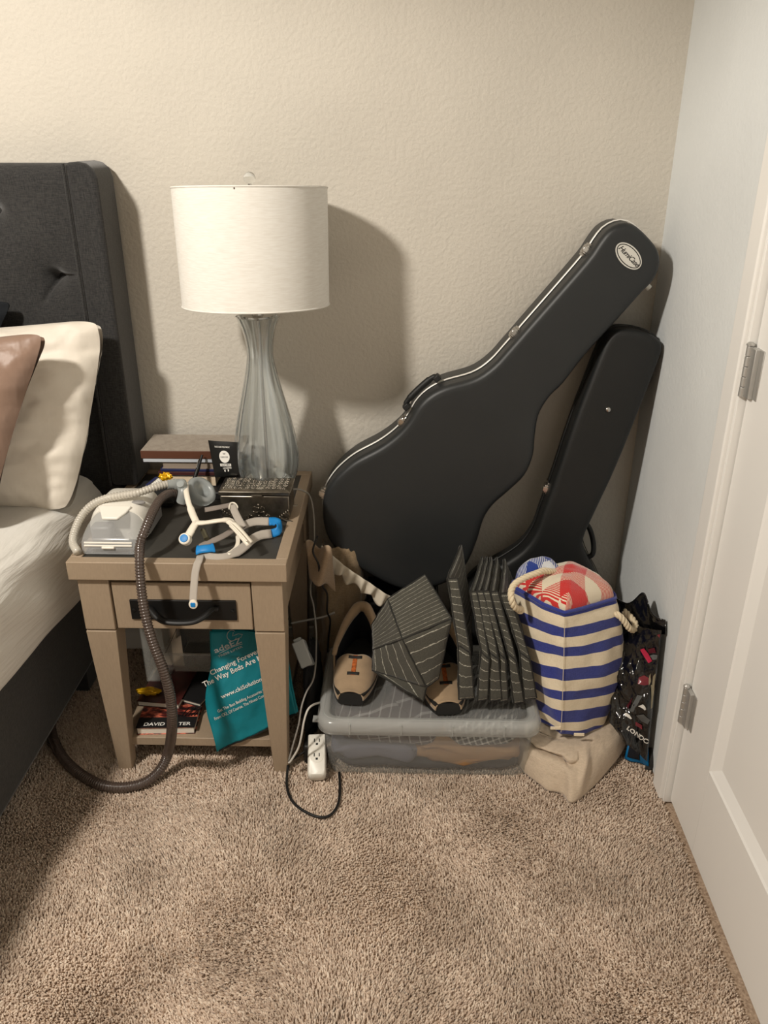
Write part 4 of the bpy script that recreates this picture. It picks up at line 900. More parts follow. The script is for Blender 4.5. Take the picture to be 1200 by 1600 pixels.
cord('charging_cable', [at(451, 1192, y=-.553), at(455, 1188, y=-.555), at(466, 1169, y=-.555), at(471, 1150, y=-.555), at(475, 1127, y=-.548), at(481, 1109, y=-.535), at(490, 1101, y=-.51), at(500, 1098, y=-.46)], .0025, M_WCORD, 'bright white cable curving up beside the clear storage bin')
cord('trailing_cable', [at(455, 974, y=-.25), at(480, 969, y=-.245), at(505, 964, y=-.238), at(523, 957, y=-.230)], .003, M_GCORD, 'pale cord running level between the nightstand and the khaki garment', 40)
cord('trailing_cable', [at(496, 838, y=-.235), at(489, 861, y=-.275), at(498, 883, y=-.285), at(500, 909, y=-.28), at(511, 928, y=-.275), at(511, 955, y=-.27), at(516, 970, y=-.26), at(513, 1000, y=-.25), at(512, 1020, y=-.25)], .0026, M_BCORD, 'thin black cord hanging over the khaki garment')
cord('trailing_cable', [at(450, 1196, z=.02), at(448, 1225, z=.006), at(454, 1247, z=.006), at(467, 1262, z=.006), at(492, 1275, z=.006), at(511, 1276, z=.006), at(524, 1265, z=.006), at(530, 1248, z=.006), at(531, 1225, z=.006), at(530, 1207, z=.006)], .0032, M_BCORD, 'black power cord in a loop on the carpet in front of the power strip')
cord('trailing_cable', [at(452, 1190, z=.012), at(470, 1178, z=.03), at(490, 1166, z=.05), at(512, 1152, z=.06)], .0026, M_BCORD, 'thin black cord crossing the top of the power strip', 30)
ps = thing('power_strip', (-.19, -.50, 0), 'white power strip lying on the carpet beside the clear bin', 'power strip')
MP = Matrix.Translation((-.196, -.562, .003)) @ Matrix.Rotation(math.radians(4), 4, 'Z') @ Matrix.Rotation(math.radians(24), 4, 'X')
b = MB(); ring = lambda e, z: [MP @ V((x, y, z)) for x, y in [(-.022 + e + .012 * (1 - math.cos(a)), .012 * (1 - math.sin(a)) + e) for a in np.linspace(0, 1.57, 6)] + [(.022 - e - .012 * (1 - math.sin(a)), .012 * (1 - math.cos(a)) + e) for a in np.linspace(0, 1.57, 6)] + [(.022 - e, .105), (-.022 + e, .105)]]
b.loft([ring(.002, 0), ring(0, .004), ring(0, .028), ring(.003, .033)]).build('housing', M_CPW, ps, angle=50)
for q in range(2):
    y = .048 + q * .038; b = MB()
    ol = MB().lathe([(.0165, 0), (.0165, .0008), (.015, .0012)], (0, 0, 0), 28, M=None); ol.v = [tuple(MP @ (V(p) + V((0, y, .033)))) for p in ol.v]; oo = ol.build('outlet', M_CPW, ps)
    sl = MB()
    for dx, dy, w2, h2 in ((-.006, .003, .0012, .0042), (.006, .003, .0012, .0042), (0, -.007, .0026, .0026)): sl.box(dx - w2, dx + w2, y + dy - h2, y + dy + h2, .0335, .0347)
    sl.v = [tuple(MP @ V(p)) for p in sl.v]; sl.build('slots', M_INK, oo)
ad = tag(MB().box(-.235, -.216, -.500, -.420, 0, .055).build('power_adapter', M_BLKC, bevel=.006), 'black power adapter on the carpet behind the right front leg of the nightstand', 'adapter')
wa = thing('power_adapter', at(475, 1040, y=-.36), 'pale grey power adapter lying in the dark gap beside the nightstand', 'adapter')
qa = at(474, 1022, y=-.36); RA = Matrix.Translation(qa) @ Matrix.Rotation(math.radians(-30), 4, 'Y') @ Matrix.Rotation(math.radians(-35), 4, 'X') @ Matrix.Rotation(math.radians(15), 4, 'Z')
MB().box(-.016, .016, -.020, .020, -.034, .034, RA).build('adapter_body', mat('pale_grey_plastic', (176, 178, 176), .5), wa, bevel=.003)
MB().box(-.010, .010, -.012, .012, .034, .042, RA).build('adapter_plug', mat('pale_grey_plastic', (176, 178, 176), .5), wa, bevel=.002)
fa = thing('power_adapter', at(120, 1068, z=0), 'small grey plug on the carpet under the left side of the nightstand', 'adapter')
qf = at(120, 1066, z=.012); MB().box(qf.x - .014, qf.x + .014, qf.y - .018, qf.y + .018, 0, .026).build('plug_body', M_GREYP, fa, bevel=.003)
MB().tube([qf + V((-.005, .018, 0)), qf + V((-.01, .05, -.004)), qf + V((.01, .1, -.006))], .003, 6).build('plug_cord', M_GCORD, fa)
# dark soft bag filling the gap between nightstand and bin
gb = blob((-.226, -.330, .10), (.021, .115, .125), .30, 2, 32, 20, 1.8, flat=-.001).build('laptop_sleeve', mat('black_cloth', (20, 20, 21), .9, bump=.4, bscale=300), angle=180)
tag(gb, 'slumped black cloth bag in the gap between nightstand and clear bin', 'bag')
# =================================================================== KHAKI GARMENT, RUFFLE, CRATE
M_KHAKI = weave_mat('khaki_twill', (124, 106, 82), (146, 126, 100), 900, bump=.3)
def khaki(u, v):
    a = math.pi * (1.02 * u - .01); z = .02 + .415 * v
    r = .078 * (1 - .25 * v) * (1 + .16 * fbm((u * 3, v * 2.2, 5), 1.5) + .10 * math.sin(u * 15 + v * 4))
    return V((-.176 + .024 * v - math.cos(a) * r * 1.0, -.105 - math.sin(a) * (r * 1.25) - .02 * math.sin(v * 3), z + .012 * fbm((u * 4, v * 4, 1), 1.5)))
kg = thing('garment', (-.165, -.13, 0), 'rumpled khaki garment stuffed between nightstand and large guitar case', 'clothing')
MB().grid(khaki, 60, 50).build('drape', M_KHAKI, kg, solid=.003, angle=180)
fold = lambda u, v: at(478 + 40 * u + 6 * v, 846 + 12 * u + 62 * v, y=-.255 + .025 * math.sin(u * 5 + v * 3) - .02 * v) + V((0, 0, .008 * math.sin(u * 9 + v * 2)))
MB().grid(fold, 20, 20).build('collar_fold', weave_mat('tan_twill', (150, 128, 104), (168, 146, 122), 900, bump=.3), kg, solid=.003, angle=180)
M_RUF = mat('off_white_frill', (206, 196, 178), .85, var=.06, vscale=30, bump=.2)
rp = sm(at_y([(503, 852, -.215), (520, 868, -.222), (540, 885, -.224), (560, 899, -.226), (580, 912, -.228), (597, 924, -.230), (614, 934, -.232)]), 90)
def ruffle(u, v):
    i = min(int(u * 89), 88); f = u * 89 - i; p = V(rp[i]).lerp(V(rp[i + 1]), f); ph = u * 44
    d = V((-.45, -.10, -.89)) * (.032 + .007 * math.sin(ph * .7))
    return p + d * v + V((.3, -1, .2)) * (.008 * math.sin(ph) * (.3 + .7 * v)) + V((.7, 0, -.5)) * (.004 * math.sin(ph * .5 + 1) * v)
rf = MB().grid(ruffle, 260, 8).build('ruffled_trim', M_RUF, solid=.0015, angle=180)
tag(rf, 'off-white ruffled fabric trim along the bottom edge of the large guitar case', 'fabric trim')
cr_ = thing('ribbed_crate', (-.01, -.12, 0), 'black ribbed crate under the large guitar case behind the clear bin', 'crate')
M_CRATE = mat('black_ribbed_plastic', (17, 18, 19), .6)
CX0, CX1, CY0, CY1, CZ1 = -.085, .10, -.196, -.055, .283
open_box(MB(), CX0, CX1, CY0, CY1, 0, CZ1, .005).build('crate_body', M_CRATE, cr_, bevel=.003)
for q in range(14): MB().box(CX0 + .008 + q * .0130, CX0 + .0125 + q * .0130, CY0 - .004, CY0 + .001, .02, CZ1 - .015).build('rib', M_CRATE, cr_, bevel=.001)
MB().tube([(CX0 - .003, CY0 - .003, CZ1 - .005), (CX1 + .003, CY0 - .003, CZ1 - .005), (CX1 + .003, CY1 + .003, CZ1 - .005), (CX0 - .003, CY1 + .003, CZ1 - .005)], .005, 8, closed=True).build('rim', M_CRATE, cr_)
# =================================================================== CLEAR STORAGE BIN
k = NT('milky_clear_plastic'); k.b.inputs['Base Color'].default_value = (*lin((202, 202, 200)), 1); k.b.inputs['Roughness'].default_value = .22
k.b.inputs['Coat Weight'].default_value = .3
tp = k.n('ShaderNodeBsdfTransparent'); tp.inputs[0].default_value = (.95, .96, .96, 1); ms = k.n('ShaderNodeMixShader'); ms.inputs[0].default_value = .18
k.l(tp.outputs[0], ms.inputs[1]); k.l(k.b.outputs[0], ms.inputs[2]); k.l(ms.outputs[0], k.out.inputs[0]); M_BIN = k.m
k = NT('milky_lid_plastic'); k.b.inputs['Base Color'].default_value = (*lin((206, 206, 203)), 1); k.b.inputs['Roughness'].default_value = .2; k.b.inputs['Coat Weight'].default_value = .4
tp = k.n('ShaderNodeBsdfTransparent'); tp.inputs[0].default_value = (.95, .97, .97, 1); ms = k.n('ShaderNodeMixShader'); ms.inputs[0].default_value = .40
k.l(tp.outputs[0], ms.inputs[1]); k.l(k.b.outputs[0], ms.inputs[2]); k.l(ms.outputs[0], k.out.inputs[0]); M_LID = k.m
BX0, BX1, BY0, BY1 = -.180, .322, -.540, -.224
bn = thing('storage_bin', (.07, -.37, 0), 'clear plastic storage bin full of folded clothes on the carpet', 'storage bin')
def rr4(x0, x1, y0, y1, r, z, n=6):
    out = []
    for cx, cy, a0 in ((x1 - r, y0 + r, -90), (x1 - r, y1 - r, 0), (x0 + r, y1 - r, 90), (x0 + r, y0 + r, 180)):
        for q in range(n + 1):
            a = math.radians(a0 + 90 * q / n); out.append(V((cx + r * math.cos(a), cy + r * math.sin(a), z)))
    return out
g_ = .012
MB().loft([rr4(BX0 + g_, BX1 - g_, BY0 + g_, BY1 - g_, .03, .001), rr4(BX0 + g_ - .004, BX1 - g_ + .004, BY0 + g_ - .004, BY1 - g_ + .004, .032, .006), rr4(BX0, BX1, BY0, BY1, .035, .142)], True, False).build('bin_body', M_BIN, bn, angle=50, solid=.0018)
lx0, lx1, ly0, ly1 = BX0 - .014, BX1 + .014, BY0 - .012, BY1 + .012
lid = MB().use(M_LID).loft([rr4(lx0, lx1, ly0, ly1, .04, .136), rr4(lx0, lx1, ly0, ly1, .04, .158), rr4(lx0 + .004, lx1 - .004, ly0 + .004, ly1 - .004, .038, .166), rr4(lx0 + .012, lx1 - .012, ly0 + .012, ly1 - .012, .034, .170), rr4(lx0 + .024, lx1 - .024, ly0 + .024, ly1 - .024, .028, .169), rr4(lx0 + .030, lx1 - .030, ly0 + .030, ly1 - .030, .026, .163)], False, False).use(M_BIN).loft([rr4(lx0 + .030, lx1 - .030, ly0 + .030, ly1 - .030, .026, .163), rr4(lx0 + .05, lx1 - .05, ly0 + .05, ly1 - .05, .02, .161)], False, True).build('lid', None, bn, angle=40, solid=.002)
for q in range(4):
    x = at(546 + q * 81, 1130, y=ly0).x
    MB().box(x - .002, x + .002, ly0 - .0018, ly0 + .012, .137, .166).build('rib', M_LID, lid, bevel=.0008)
MB().tube(rr4(lx0 + .014, lx1 - .014, ly0 + .014, ly1 - .014, .034, .1705), .0016, 6, closed=True).build('lid_bead', M_LID, lid)
MB().box(lx0 - .012, lx0 + .002, -.520, -.500, .146, .150).build('price_tab', M_LID, bn)
# clothes inside (each a soft folded slab)
def plaid(name, base, line, per, w=.10, rot=.2):
    k = NT(name); k.b.inputs['Roughness'].default_value = .9; vec = k.coord('Object', (1, 1, 1), (.3, rot, rot)); sp = k.n('ShaderNodeSeparateXYZ'); k.l(vec, sp.inputs[0]); acc = None
    for ax in (0, 2):
        m1 = k.n('ShaderNodeMath', operation='MULTIPLY'); m1.inputs[1].default_value = 1 / per; k.l(sp.outputs[ax], m1.inputs[0])
        fr = k.n('ShaderNodeMath', operation='FRACT'); k.l(m1.outputs[0], fr.inputs[0]); lt = k.n('ShaderNodeMath', operation='LESS_THAN'); lt.inputs[1].default_value = w; k.l(fr.outputs[0], lt.inputs[0])
        if acc is None: acc = lt
        else:
            ad_ = k.n('ShaderNodeMath', operation='ADD'); k.l(acc.outputs[0], ad_.inputs[0]); k.l(lt.outputs[0], ad_.inputs[1]); acc = ad_
    hf = k.n('ShaderNodeMath', operation='MULTIPLY'); hf.inputs[1].default_value = .5; k.l(acc.outputs[0], hf.inputs[0])
    k.l(k.ramp(hf.outputs[0], [(0, lin(base)), (.5, tuple(.5 * (a + b_) for a, b_ in zip(lin(base), lin(line)))), (1, lin(line))]), k.b.inputs['Base Color']); return k.m
def soft_slab(x0, x1, y0, y1, z0, z1, seed, amp=.012, n=48, ex=.30):
    b = MB(); cx, cy, cz = (x0 + x1) / 2, (y0 + y1) / 2, (z0 + z1) / 2
    def fn(u, v):
        a, t = 2 * math.pi * u, math.pi * (v - .5)
        p = V((cx, cy, cz)) + V((math.copysign(abs(math.cos(a)) ** ex, math.cos(a)) * max(0, math.cos(t)) ** ex * (x1 - x0) / 2, math.copysign(abs(math.sin(a)) ** ex, math.sin(a)) * max(0, math.cos(t)) ** ex * (y1 - y0) / 2, math.copysign(abs(math.sin(t)) ** .8, t) * (z1 - z0) / 2))
        w = amp * (fbm((p.x * 12 + seed, p.y * 9, p.z * 26), 1.0, 3) + .8 * (abs(fbm((p.x * 7 + seed, p.y * 5, p.z * 30 + p.x * 12), 1.0, 2)) - .3)); return p + V((w * .5, w * .6, w))
    return b.grid(fn, n, 22, closeu=True)
M_PLAID = plaid('dark_plaid_flannel', (84, 66, 64), (206, 200, 196), .024, .14, .15); M_PLAID2 = plaid('pale_plaid', (70, 66, 62), (226, 222, 216), .013, .3, .35)
def cloth(name, m, box, seed, label, amp=.012): return tag(soft_slab(*box, seed, amp).build(name, m, angle=180), label, 'clothing', 'clothes inside the clear bin')
y0_, y1_ = BY0 + .012, BY1 - .020
cloth('folded_shirt', M_PLAID, (BX0 + .022, .10, y0_, y1_, .082, .134), 1, 'dark plaid flannel shirt on top at the left inside the clear bin')
cloth('folded_shirt', mat('slate_cotton', (112, 112, 126), .9, var=.12, vscale=14), (BX0 + .018, .055, y0_, -.36, .034, .086), 4, 'slate grey shirt folded at the lower left inside the clear bin', .016)
cloth('folded_trousers', mat('tan_cotton', (166, 128, 88), .9, var=.15, vscale=12), (.03, BX1 - .022, y0_, -.36, .030, .096), 7, 'tan trousers folded at the lower right inside the clear bin', .016)
cloth('folded_shirt', M_PLAID2, (.11, BX1 - .03, y0_ + .002, y1_, .094, .132), 9, 'black and white checked shirt on the right inside the clear bin', .014)
cloth('folded_sweater', mat('charcoal_knit', (58, 58, 62), .95, bump=.4, bscale=300), (BX0 + .018, BX1 - .018, y0_ + .005, y1_, .004, .040), 12, 'charcoal sweater at the bottom of the clear bin', .004)
cloth('folded_sweater', mat('brown_knit', (86, 72, 62), .95), (BX0 + .03, BX1 - .03, -.345, y1_, .036, .080), 14, 'brown sweater at the back of the clear bin', .01)
# =================================================================== SHOES ON THE LID
LT = .1635
M_SUEDE = mat('tan_suede', (160, 136, 108), .9, var=.12, vscale=30, bump=.3, bscale=260, sheen=.3); M_SOLE = mat('black_rubber', (30, 29, 28), .7); M_LINER = mat('navy_liner', (16, 18, 26), .9)
M_WEB = mat('orange_webbing', (176, 92, 40), .8, var=.5, vscale=160)
def shoe(x, y, rz, label):
    t = thing('shoe', (x, y, LT), label, 'shoe', 'tan slip-on shoes on the clear bin')
    R = Matrix.Translation((x, y, LT)) @ Matrix.Rotation(rz, 4, 'Z')
    L = .268                                     # local: toe at -y, heel at +y
    def half(s):                                 # half width along the length
        return .057 * math.sin(math.pi * min(1, max(0, s * .90 + .06))) ** .40 * (1 - .07 * math.exp(-((s - .68) / .2) ** 2))
    def yy(s): return -L / 2 + L * s
    rings = []
    for z, e in ((0, .004), (.004, 0), (.022, 0), (.032, -.001)):
        rg = []
        for q in range(40):
            a = 2 * math.pi * q / 40; s = .5 - .5 * math.cos(a); sg = 1 if a < math.pi else -1
            rg.append(R @ V((sg * max(.001, half(s) - e) if 0 < s < 1 else 0, yy(.015 + .97 * s) , z + .010 * max(0, .12 - s) * 4)))
        rings.append(rg)
    MB().loft(rings).build('sole', M_SOLE, t, angle=50)
    def top(s): return .042 + .044 * min(1, max(0, (s - .05) / .42)) ** .9 + .010 * max(0, (s - .5) / .5)
    def fore(u, v):                              # toe box and vamp: a closed arch
        s = .012 + v * .40; a = math.pi * (u * 1.0); w = half(s) - .001; h = top(s) - .020
        return R @ V((-math.cos(a) * w, yy(s) + .004 * math.sin(a), .020 + math.sin(a) ** .8 * h * (1 - .12 * math.exp(-(math.cos(a) / .3) ** 2) * v)))
    MB().grid(fore, 32, 26).build('vamp', M_SUEDE, t, solid=.003, angle=180)
    def quarter(u, v):                           # back half: wall standing round the opening
        a = math.pi * u; s0 = .36
        s = s0 + (.985 - s0) * math.sin(a) ** .7; w = (half(min(s, .93)) - .002) * (math.copysign(abs(math.cos(a)) ** .75, math.cos(a)))
        hgt = .066 + .030 * (math.sin(a) ** 1.5) + .012 * math.sin(a * 1)
        lean = .010 * v * v
        return R @ V((w * (1 - .03 * v), yy(s) - (.006 * math.sin(a)) * v + lean * 0, .020 + hgt * v))
    MB().grid(quarter, 44, 14).build('quarter', M_SUEDE, t, solid=.0045, angle=180)
    def inner(u, v):
        a = math.pi * u; s = .36 + (.965 - .36) * math.sin(a) ** .7; w = (half(min(s, .93)) - .006) * math.copysign(abs(math.cos(a)) ** .75, math.cos(a)) * (1 - .02 * v)
        return R @ V((w, yy(s) - .004 - .006 * math.sin(a) * v, .024 + (.058 + .036 * math.sin(a)) * v))
    MB().grid(inner, 40, 10).build('lining', M_LINER, t, angle=180)
    MB().tube([quarter(q, 1.0) for q in np.linspace(0, 1, 40)], [.006 + .008 * math.sin(math.pi * q) for q in np.linspace(0, 1, 40)], 10).build('padded_collar', M_SUEDE, t, angle=180)
    ins = MB(); ins.add([R @ V((.040 * math.cos(a), yy(.70) + .085 * math.sin(a), .026)) for a in np.linspace(0, 6.283, 25)[:-1]], [tuple(range(24))]); ins.build('insole', M_LINER, t)
    ribbon([fore(.5, q) + R.to_3x3() @ V((0, 0, .0022)) for q in np.linspace(.42, .97, 12)], .011, R.to_3x3() @ V((0, -.4, .9))).build('webbing', M_WEB, t, solid=.0015)
    for q in (.46, .90): ribbon([fore(.5 + d, q) + V((0, 0, .0028)) for d in np.linspace(-.10, .10, 7)], .008, R.to_3x3() @ V((0, -.4, .9))).build('elastic_band', M_SOLE, t, solid=.0015)
    return t
shoe(-.108, -.352, math.radians(-4), 'tan slip-on shoe with navy lining at the left end of the clear bin lid')
shoe(.105, -.385, math.radians(5), 'tan slip-on shoe half hidden under the pinstriped fabric organizer')
# =================================================================== PINSTRIPED FOLDING ORGANIZERS
k = NT('grey_pinstripe'); k.b.inputs['Roughness'].default_value = .9; k.b.inputs['Sheen Weight'].default_value = .2
uv = k.n('ShaderNodeUVMap'); sp = k.n('ShaderNodeSeparateXYZ'); k.l(uv.outputs[0], sp.inputs[0])
wv = k.noise(uv.outputs[0], 6, 2); wm = k.n('ShaderNodeMath', operation='MULTIPLY'); wm.inputs[1].default_value = .25; k.l(wv, wm.inputs[0])
ad_ = k.n('ShaderNodeMath', operation='ADD'); k.l(sp.outputs[1], ad_.inputs[0]); k.l(wm.outputs[0], ad_.inputs[1])
fr = k.n('ShaderNodeMath', operation='FRACT'); k.l(ad_.outputs[0], fr.inputs[0])
nz = k.noise(k.coord('Object'), 600, 2); base = k.ramp(nz, [(.35, lin((60, 58, 51))), (.65, lin((78, 76, 67)))])
mx = k.n('ShaderNodeMix', data_type='RGBA'); k.l(k.ramp(fr.outputs[0], [(0, (0, 0, 0)), (.462, (0, 0, 0)), (.475, (1, 1, 1)), (.525, (1, 1, 1)), (.538, (0, 0, 0))]), mx.inputs[0]); k.l(base, mx.inputs[6]); mx.inputs[7].default_value = (*lin((172, 169, 156)), 1)
k.l(mx.outputs[2], k.b.inputs['Base Color']); k.bump(nz, .3, .0008); M_PIN = k.m
M_PIPE = mat('dark_piping', (36, 35, 32), .8)
def sheet_panel(name, p00, p10, p11, p01, stripes, parent, bow=.0, axis=0, n=12, th=.003, piping=True):
    """fabric board between four corners; stripes: how many run across the v side"""
    p00, p10, p11, p01 = map(V, (p00, p10, p11, p01)); nr = (p10 - p00).cross(p01 - p00).normalized()
    if nr.y > 0: nr = -nr
    S = lambda u, v: (p00 * (1 - u) + p10 * u) * (1 - v) + (p01 * (1 - u) + p11 * u) * v + nr * (bow * math.sin(math.pi * u) * math.sin(math.pi * v)) + nr * .002 * fbm((u * 3 + p00.x * 9, v * 3, 1), 1.3)
    o = MB().grid(S, n, n).build(name, M_PIN, parent, solid=th, angle=180, fix=False)
    me = o.data; ul = me.uv_layers.new(name='UVMap')
    for pl in me.polygons:
        for li in pl.loop_indices:
            vi = me.loops[li].vertex_index; j, i = divmod(vi, n); u, v = i / (n - 1), j / (n - 1)
            ul.data[li].uv = ((u, v * stripes) if axis == 0 else (v, u * stripes))
    if piping:
        q = [S(u, 0) for u in np.linspace(0, 1, 8)] + [S(1, v) for v in np.linspace(0, 1, 8)][1:] + [S(u, 1) for u in np.linspace(1, 0, 8)][1:] + [S(0, v) for v in np.linspace(1, 0, 8)][1:-1]
        MB().tube(q, .0022, 6, closed=True).build('piping', M_PIPE, o)
    return o
def Z3(a, b, y): return at(560 + a / 4.138, 880 + b / 4.138, y=y)
og = thing('fabric_organizer', (.02, -.44, LT), 'grey pinstriped fabric box tipped open beside the tan shoe on the bin lid', 'fabric box')
A, B, C_, Dq, E_, F_, G_, H_, I_ = Z3(190, 230, -.43), Z3(430, 75, -.385), Z3(602, 358, -.465), Z3(285, 492, -.500), Z3(88, 400, -.395), Z3(90, 692, -.445), Z3(312, 832, -.520), Z3(440, 802, -.520), Z3(515, 745, -.490)
sheet_panel('side_panel', A, B, C_, Dq, 13, og, .006, axis=0)
sheet_panel('front_panel', Dq, C_, I_, H_, 4.6, og, .004, axis=0)
sheet_panel('side_panel', E_, A, Dq, Z3(95, 560, -.42), 9, og, -.004, axis=0)
sheet_panel('front_panel', Z3(95, 560, -.42), Dq, H_, F_, 5, og, .004, axis=1)
sheet_panel('bottom_flap', F_, H_, Z3(420, 890, -.510), G_, 2, og, .0, axis=1)
sheet_panel('inner_panel', B, C_, I_, Z3(560, 560, -.36), 12, og, 0, axis=0)
# the flat-folded ones: soft boards standing on edge, seen end-on
fr_top = [(575, 100), (728, 184), (768, 182), (808, 182), (856, 186), (918, 196)]
fr_bot = [(650, 880), (770, 890), (850, 890), (915, 895), (1005, 905), (1075, 880)]
kinds = ['nearest the tipped open box', 'second from the tipped open box', 'third from the tipped open box', 'fourth from the tipped open box', 'fifth, second from the striped tote', 'leaning against the striped tote']
for i, (tq_, bq_) in enumerate(zip(fr_top, fr_bot)):
    yt, yb = -.425, -.515 + .004 * i
    t_ = thing('fabric_organizer', at(560 + bq_[0] / 4.138, 880 + bq_[1] / 4.138, y=yb), 'flat folded grey pinstriped fabric box, ' + kinds[i], 'fabric box', 'pinstriped folding boxes')
    T_, B_ = Z3(*tq_, yt), Z3(*bq_, yb); B_.z = max(B_.z, LT + .004)
    Mid = T_.lerp(B_, .52) + V((.010 + .004 * (i % 2), -.022, .006))
    bk = V((.040 - .003 * i, .150, .012))
    sheet_panel('upper_board', T_, T_ + bk, Mid + bk, Mid, 10, t_, .004, axis=0, th=.006)
    sheet_panel('lower_board', Mid, Mid + bk, B_ + bk, B_, 5, t_, .004, axis=0, th=.006)
    # folded gusset: the soft end that faces the room
    w = V((.026 + .006 * ((i * 7) % 3) + (.022 if i == 0 else 0), .006, 0)); md = Mid + w * .55 + V((0, -.014, -.012))
    sheet_panel('gusset', T_, T_ + w * .5, md, Mid, 9, t_, .003, axis=0, th=.0025)
    sheet_panel('gusset', Mid, md, B_ + w * .75 + V((0, 0, .002)), B_, 4.5, t_, .006, axis=0, th=.0025)
# =================================================================== STRIPED TOTE WITH TOWELS
M_CREAM = weave_mat('cream_canvas', (234, 218, 188), (245, 231, 205), 700, bump=.25); M_NAVYC = weave_mat('navy_canvas', (42, 52, 128), (58, 68, 148), 700, bump=.25)
M_ROPE = mat('cotton_rope', (226, 210, 180), .9, var=.06, vscale=60, bump=.4, bscale=500)
tt = thing('tote_bag', (.40, -.42, .08), 'navy and cream striped canvas tote with rope handles, full of towels', 'tote bag')
def bez(a, b, c, t): return a * ((1 - t) * (1 - 2 * t)) + b * (4 * t * (1 - t)) + c * (t * (2 * t - 1))
def Tp(x, y, yy): return at(x, y, y=yy)
top4 = {'L': Tp(794, 910, -.350), 'F': Tp(882, 954, -.510), 'R': Tp(966, 930, -.395), 'B': V((.415, -.285, .455))}
mid4 = {'L': Tp(812, 1025, -.375), 'F': Tp(880, 1050, -.520), 'R': Tp(979, 1030, -.410), 'B': V((.440, -.285, .27))}
bot4 = {'L': Tp(822, 1104, -.395), 'F': Tp(876, 1148, -.515), 'R': Tp(948, 1138, -.430), 'B': V((.452, -.330, .115))}
def toteS(a, v):
    """a: 0..4 round the bag (L F R B), v: 0 bottom .. 1 top"""
    k4 = 'LFRB'; i = int(a) % 4; f = a - int(a); c = [bez(bot4[q], mid4[q], top4[q], v) for q in k4]
    p, q = c[i], c[(i + 1) % 4]; cen = (c[0] + c[1] + c[2] + c[3]) / 4
    m = p.lerp(q, f); out = (m - cen); out.z = 0; out.normalize()
    bul = .012 * math.sin(math.pi * f) * (.35 + .65 * math.sin(math.pi * (.1 + .8 * v)))
    w = .0045 * fbm((a * 2.2, v * 5, 3), 1.2, 3) + .005 * math.sin(v * 9 + a * 6) * math.sin(math.pi * f) * (1 - v)
    rnd = -.010 * (math.exp(-(f / .06) ** 2) + math.exp(-((1 - f) / .06) ** 2)) * (0 if i in (0,) and f > .5 or i == 1 and f < .5 else 1)
    return m + out * (bul + w + rnd)
seam = [1070, 1047, 1000, 935, 872, 820, 757, 690, 620, 565, 508, 450, 382, 345]
vs_ = [(1070 - s) / (1070 - 345) for s in seam]
b = MB(); NA = 96
for r in range(len(vs_) - 1):
    b.use(M_NAVYC if r % 2 == 0 else M_CREAM); sub = 4; off = len(b.v)
    ring = [[toteS(4 * q / NA, vs_[r] + (vs_[r + 1] - vs_[r]) * s / sub) for q in range(NA)] for s in range(sub + 1)]
    b.loft(ring, False, False)
b.use(M_NAVYC); b.add([toteS(4 * q / NA, 0) for q in range(NA)], [tuple(range(NA))])
o = b.build('bag_body', None, tt, angle=75, fix=True)
bm = bmesh.new(); bm.from_mesh(o.data); bmesh.ops.remove_doubles(bm, verts=bm.verts, dist=.0004); bmesh.ops.recalc_face_normals(bm, faces=bm.faces); bm.to_mesh(o.data); bm.free()
sd = o.modifiers.new('Solidify', 'SOLIDIFY'); sd.thickness = .002; sd.offset = -1
MB().tube([toteS(4 * q / 64, .985) for q in range(64)], .0042, 8, closed=True).build('rim_binding', M_NAVYC, tt, angle=180)
MB().tube([toteS(1.0, v) + V((0, -.0022, 0)) for v in np.linspace(.02, .95, 30)], 0.0007, 6).build('seam', M_ROPE, tt)
for px_ in ((868, 1138), (905, 1148)):
    q = at(*px_, y=-.515); MB().box(q.x - .012, q.x + .012, q.y, q.y + .003, q.z - .004, q.z + .003).build('seam_label', M_CREAM, tt)
def rope(pts, name, r=.0062, turns=None):
    P = sm(pts, 70); L = sum(np.linalg.norm(P[i + 1] - P[i]) for i in range(69)); tw = L / .030 * 2 * math.pi; b = MB()
    for s in range(3):
        path = []
        for i, p in enumerate(P):
            t = V(P[min(i + 1, 69)] - P[max(i - 1, 0)]).normalized(); u = t.cross(V((.3, -.8, .5))).normalized(); w = t.cross(u); a = s * 2.094 + tw * i / 69
            path.append(V(p) + (u * math.cos(a) + w * math.sin(a)) * r * .62)
        b.tube(path, r * .72, 7)
    return b.build(name, M_ROPE, tt, angle=180)
rope([at(812, 953, y=-.452), at(804, 948, y=-.468), at(799, 936, y=-.470), at(799, 922, y=-.455), at(806, 911, y=-.44), at(822, 902, y=-.425), at(838, 896, y=-.41), at(850, 892, y=-.395), at(868, 894, y=-.37)], 'rope_handle')
rope([at(955, 958, y=-.412), at(966, 961, y=-.425), at(975, 970, y=-.428), at(983, 981, y=-.425), at(990, 984, y=-.410), at(993, 976, y=-.395), at(986, 965, y=-.375), at(975, 955, y=-.355)], 'rope_handle')
for q in (at(813, 953, y=-.452), at(955, 957, y=-.412)):
    MB().lathe([(.010, -.002), (.010, .002), (.007, .003)], q, 16, M=V((0, -1, .1)).to_track_quat('Z', 'Y').to_matrix()).build('grommet', M_ROPE, tt)
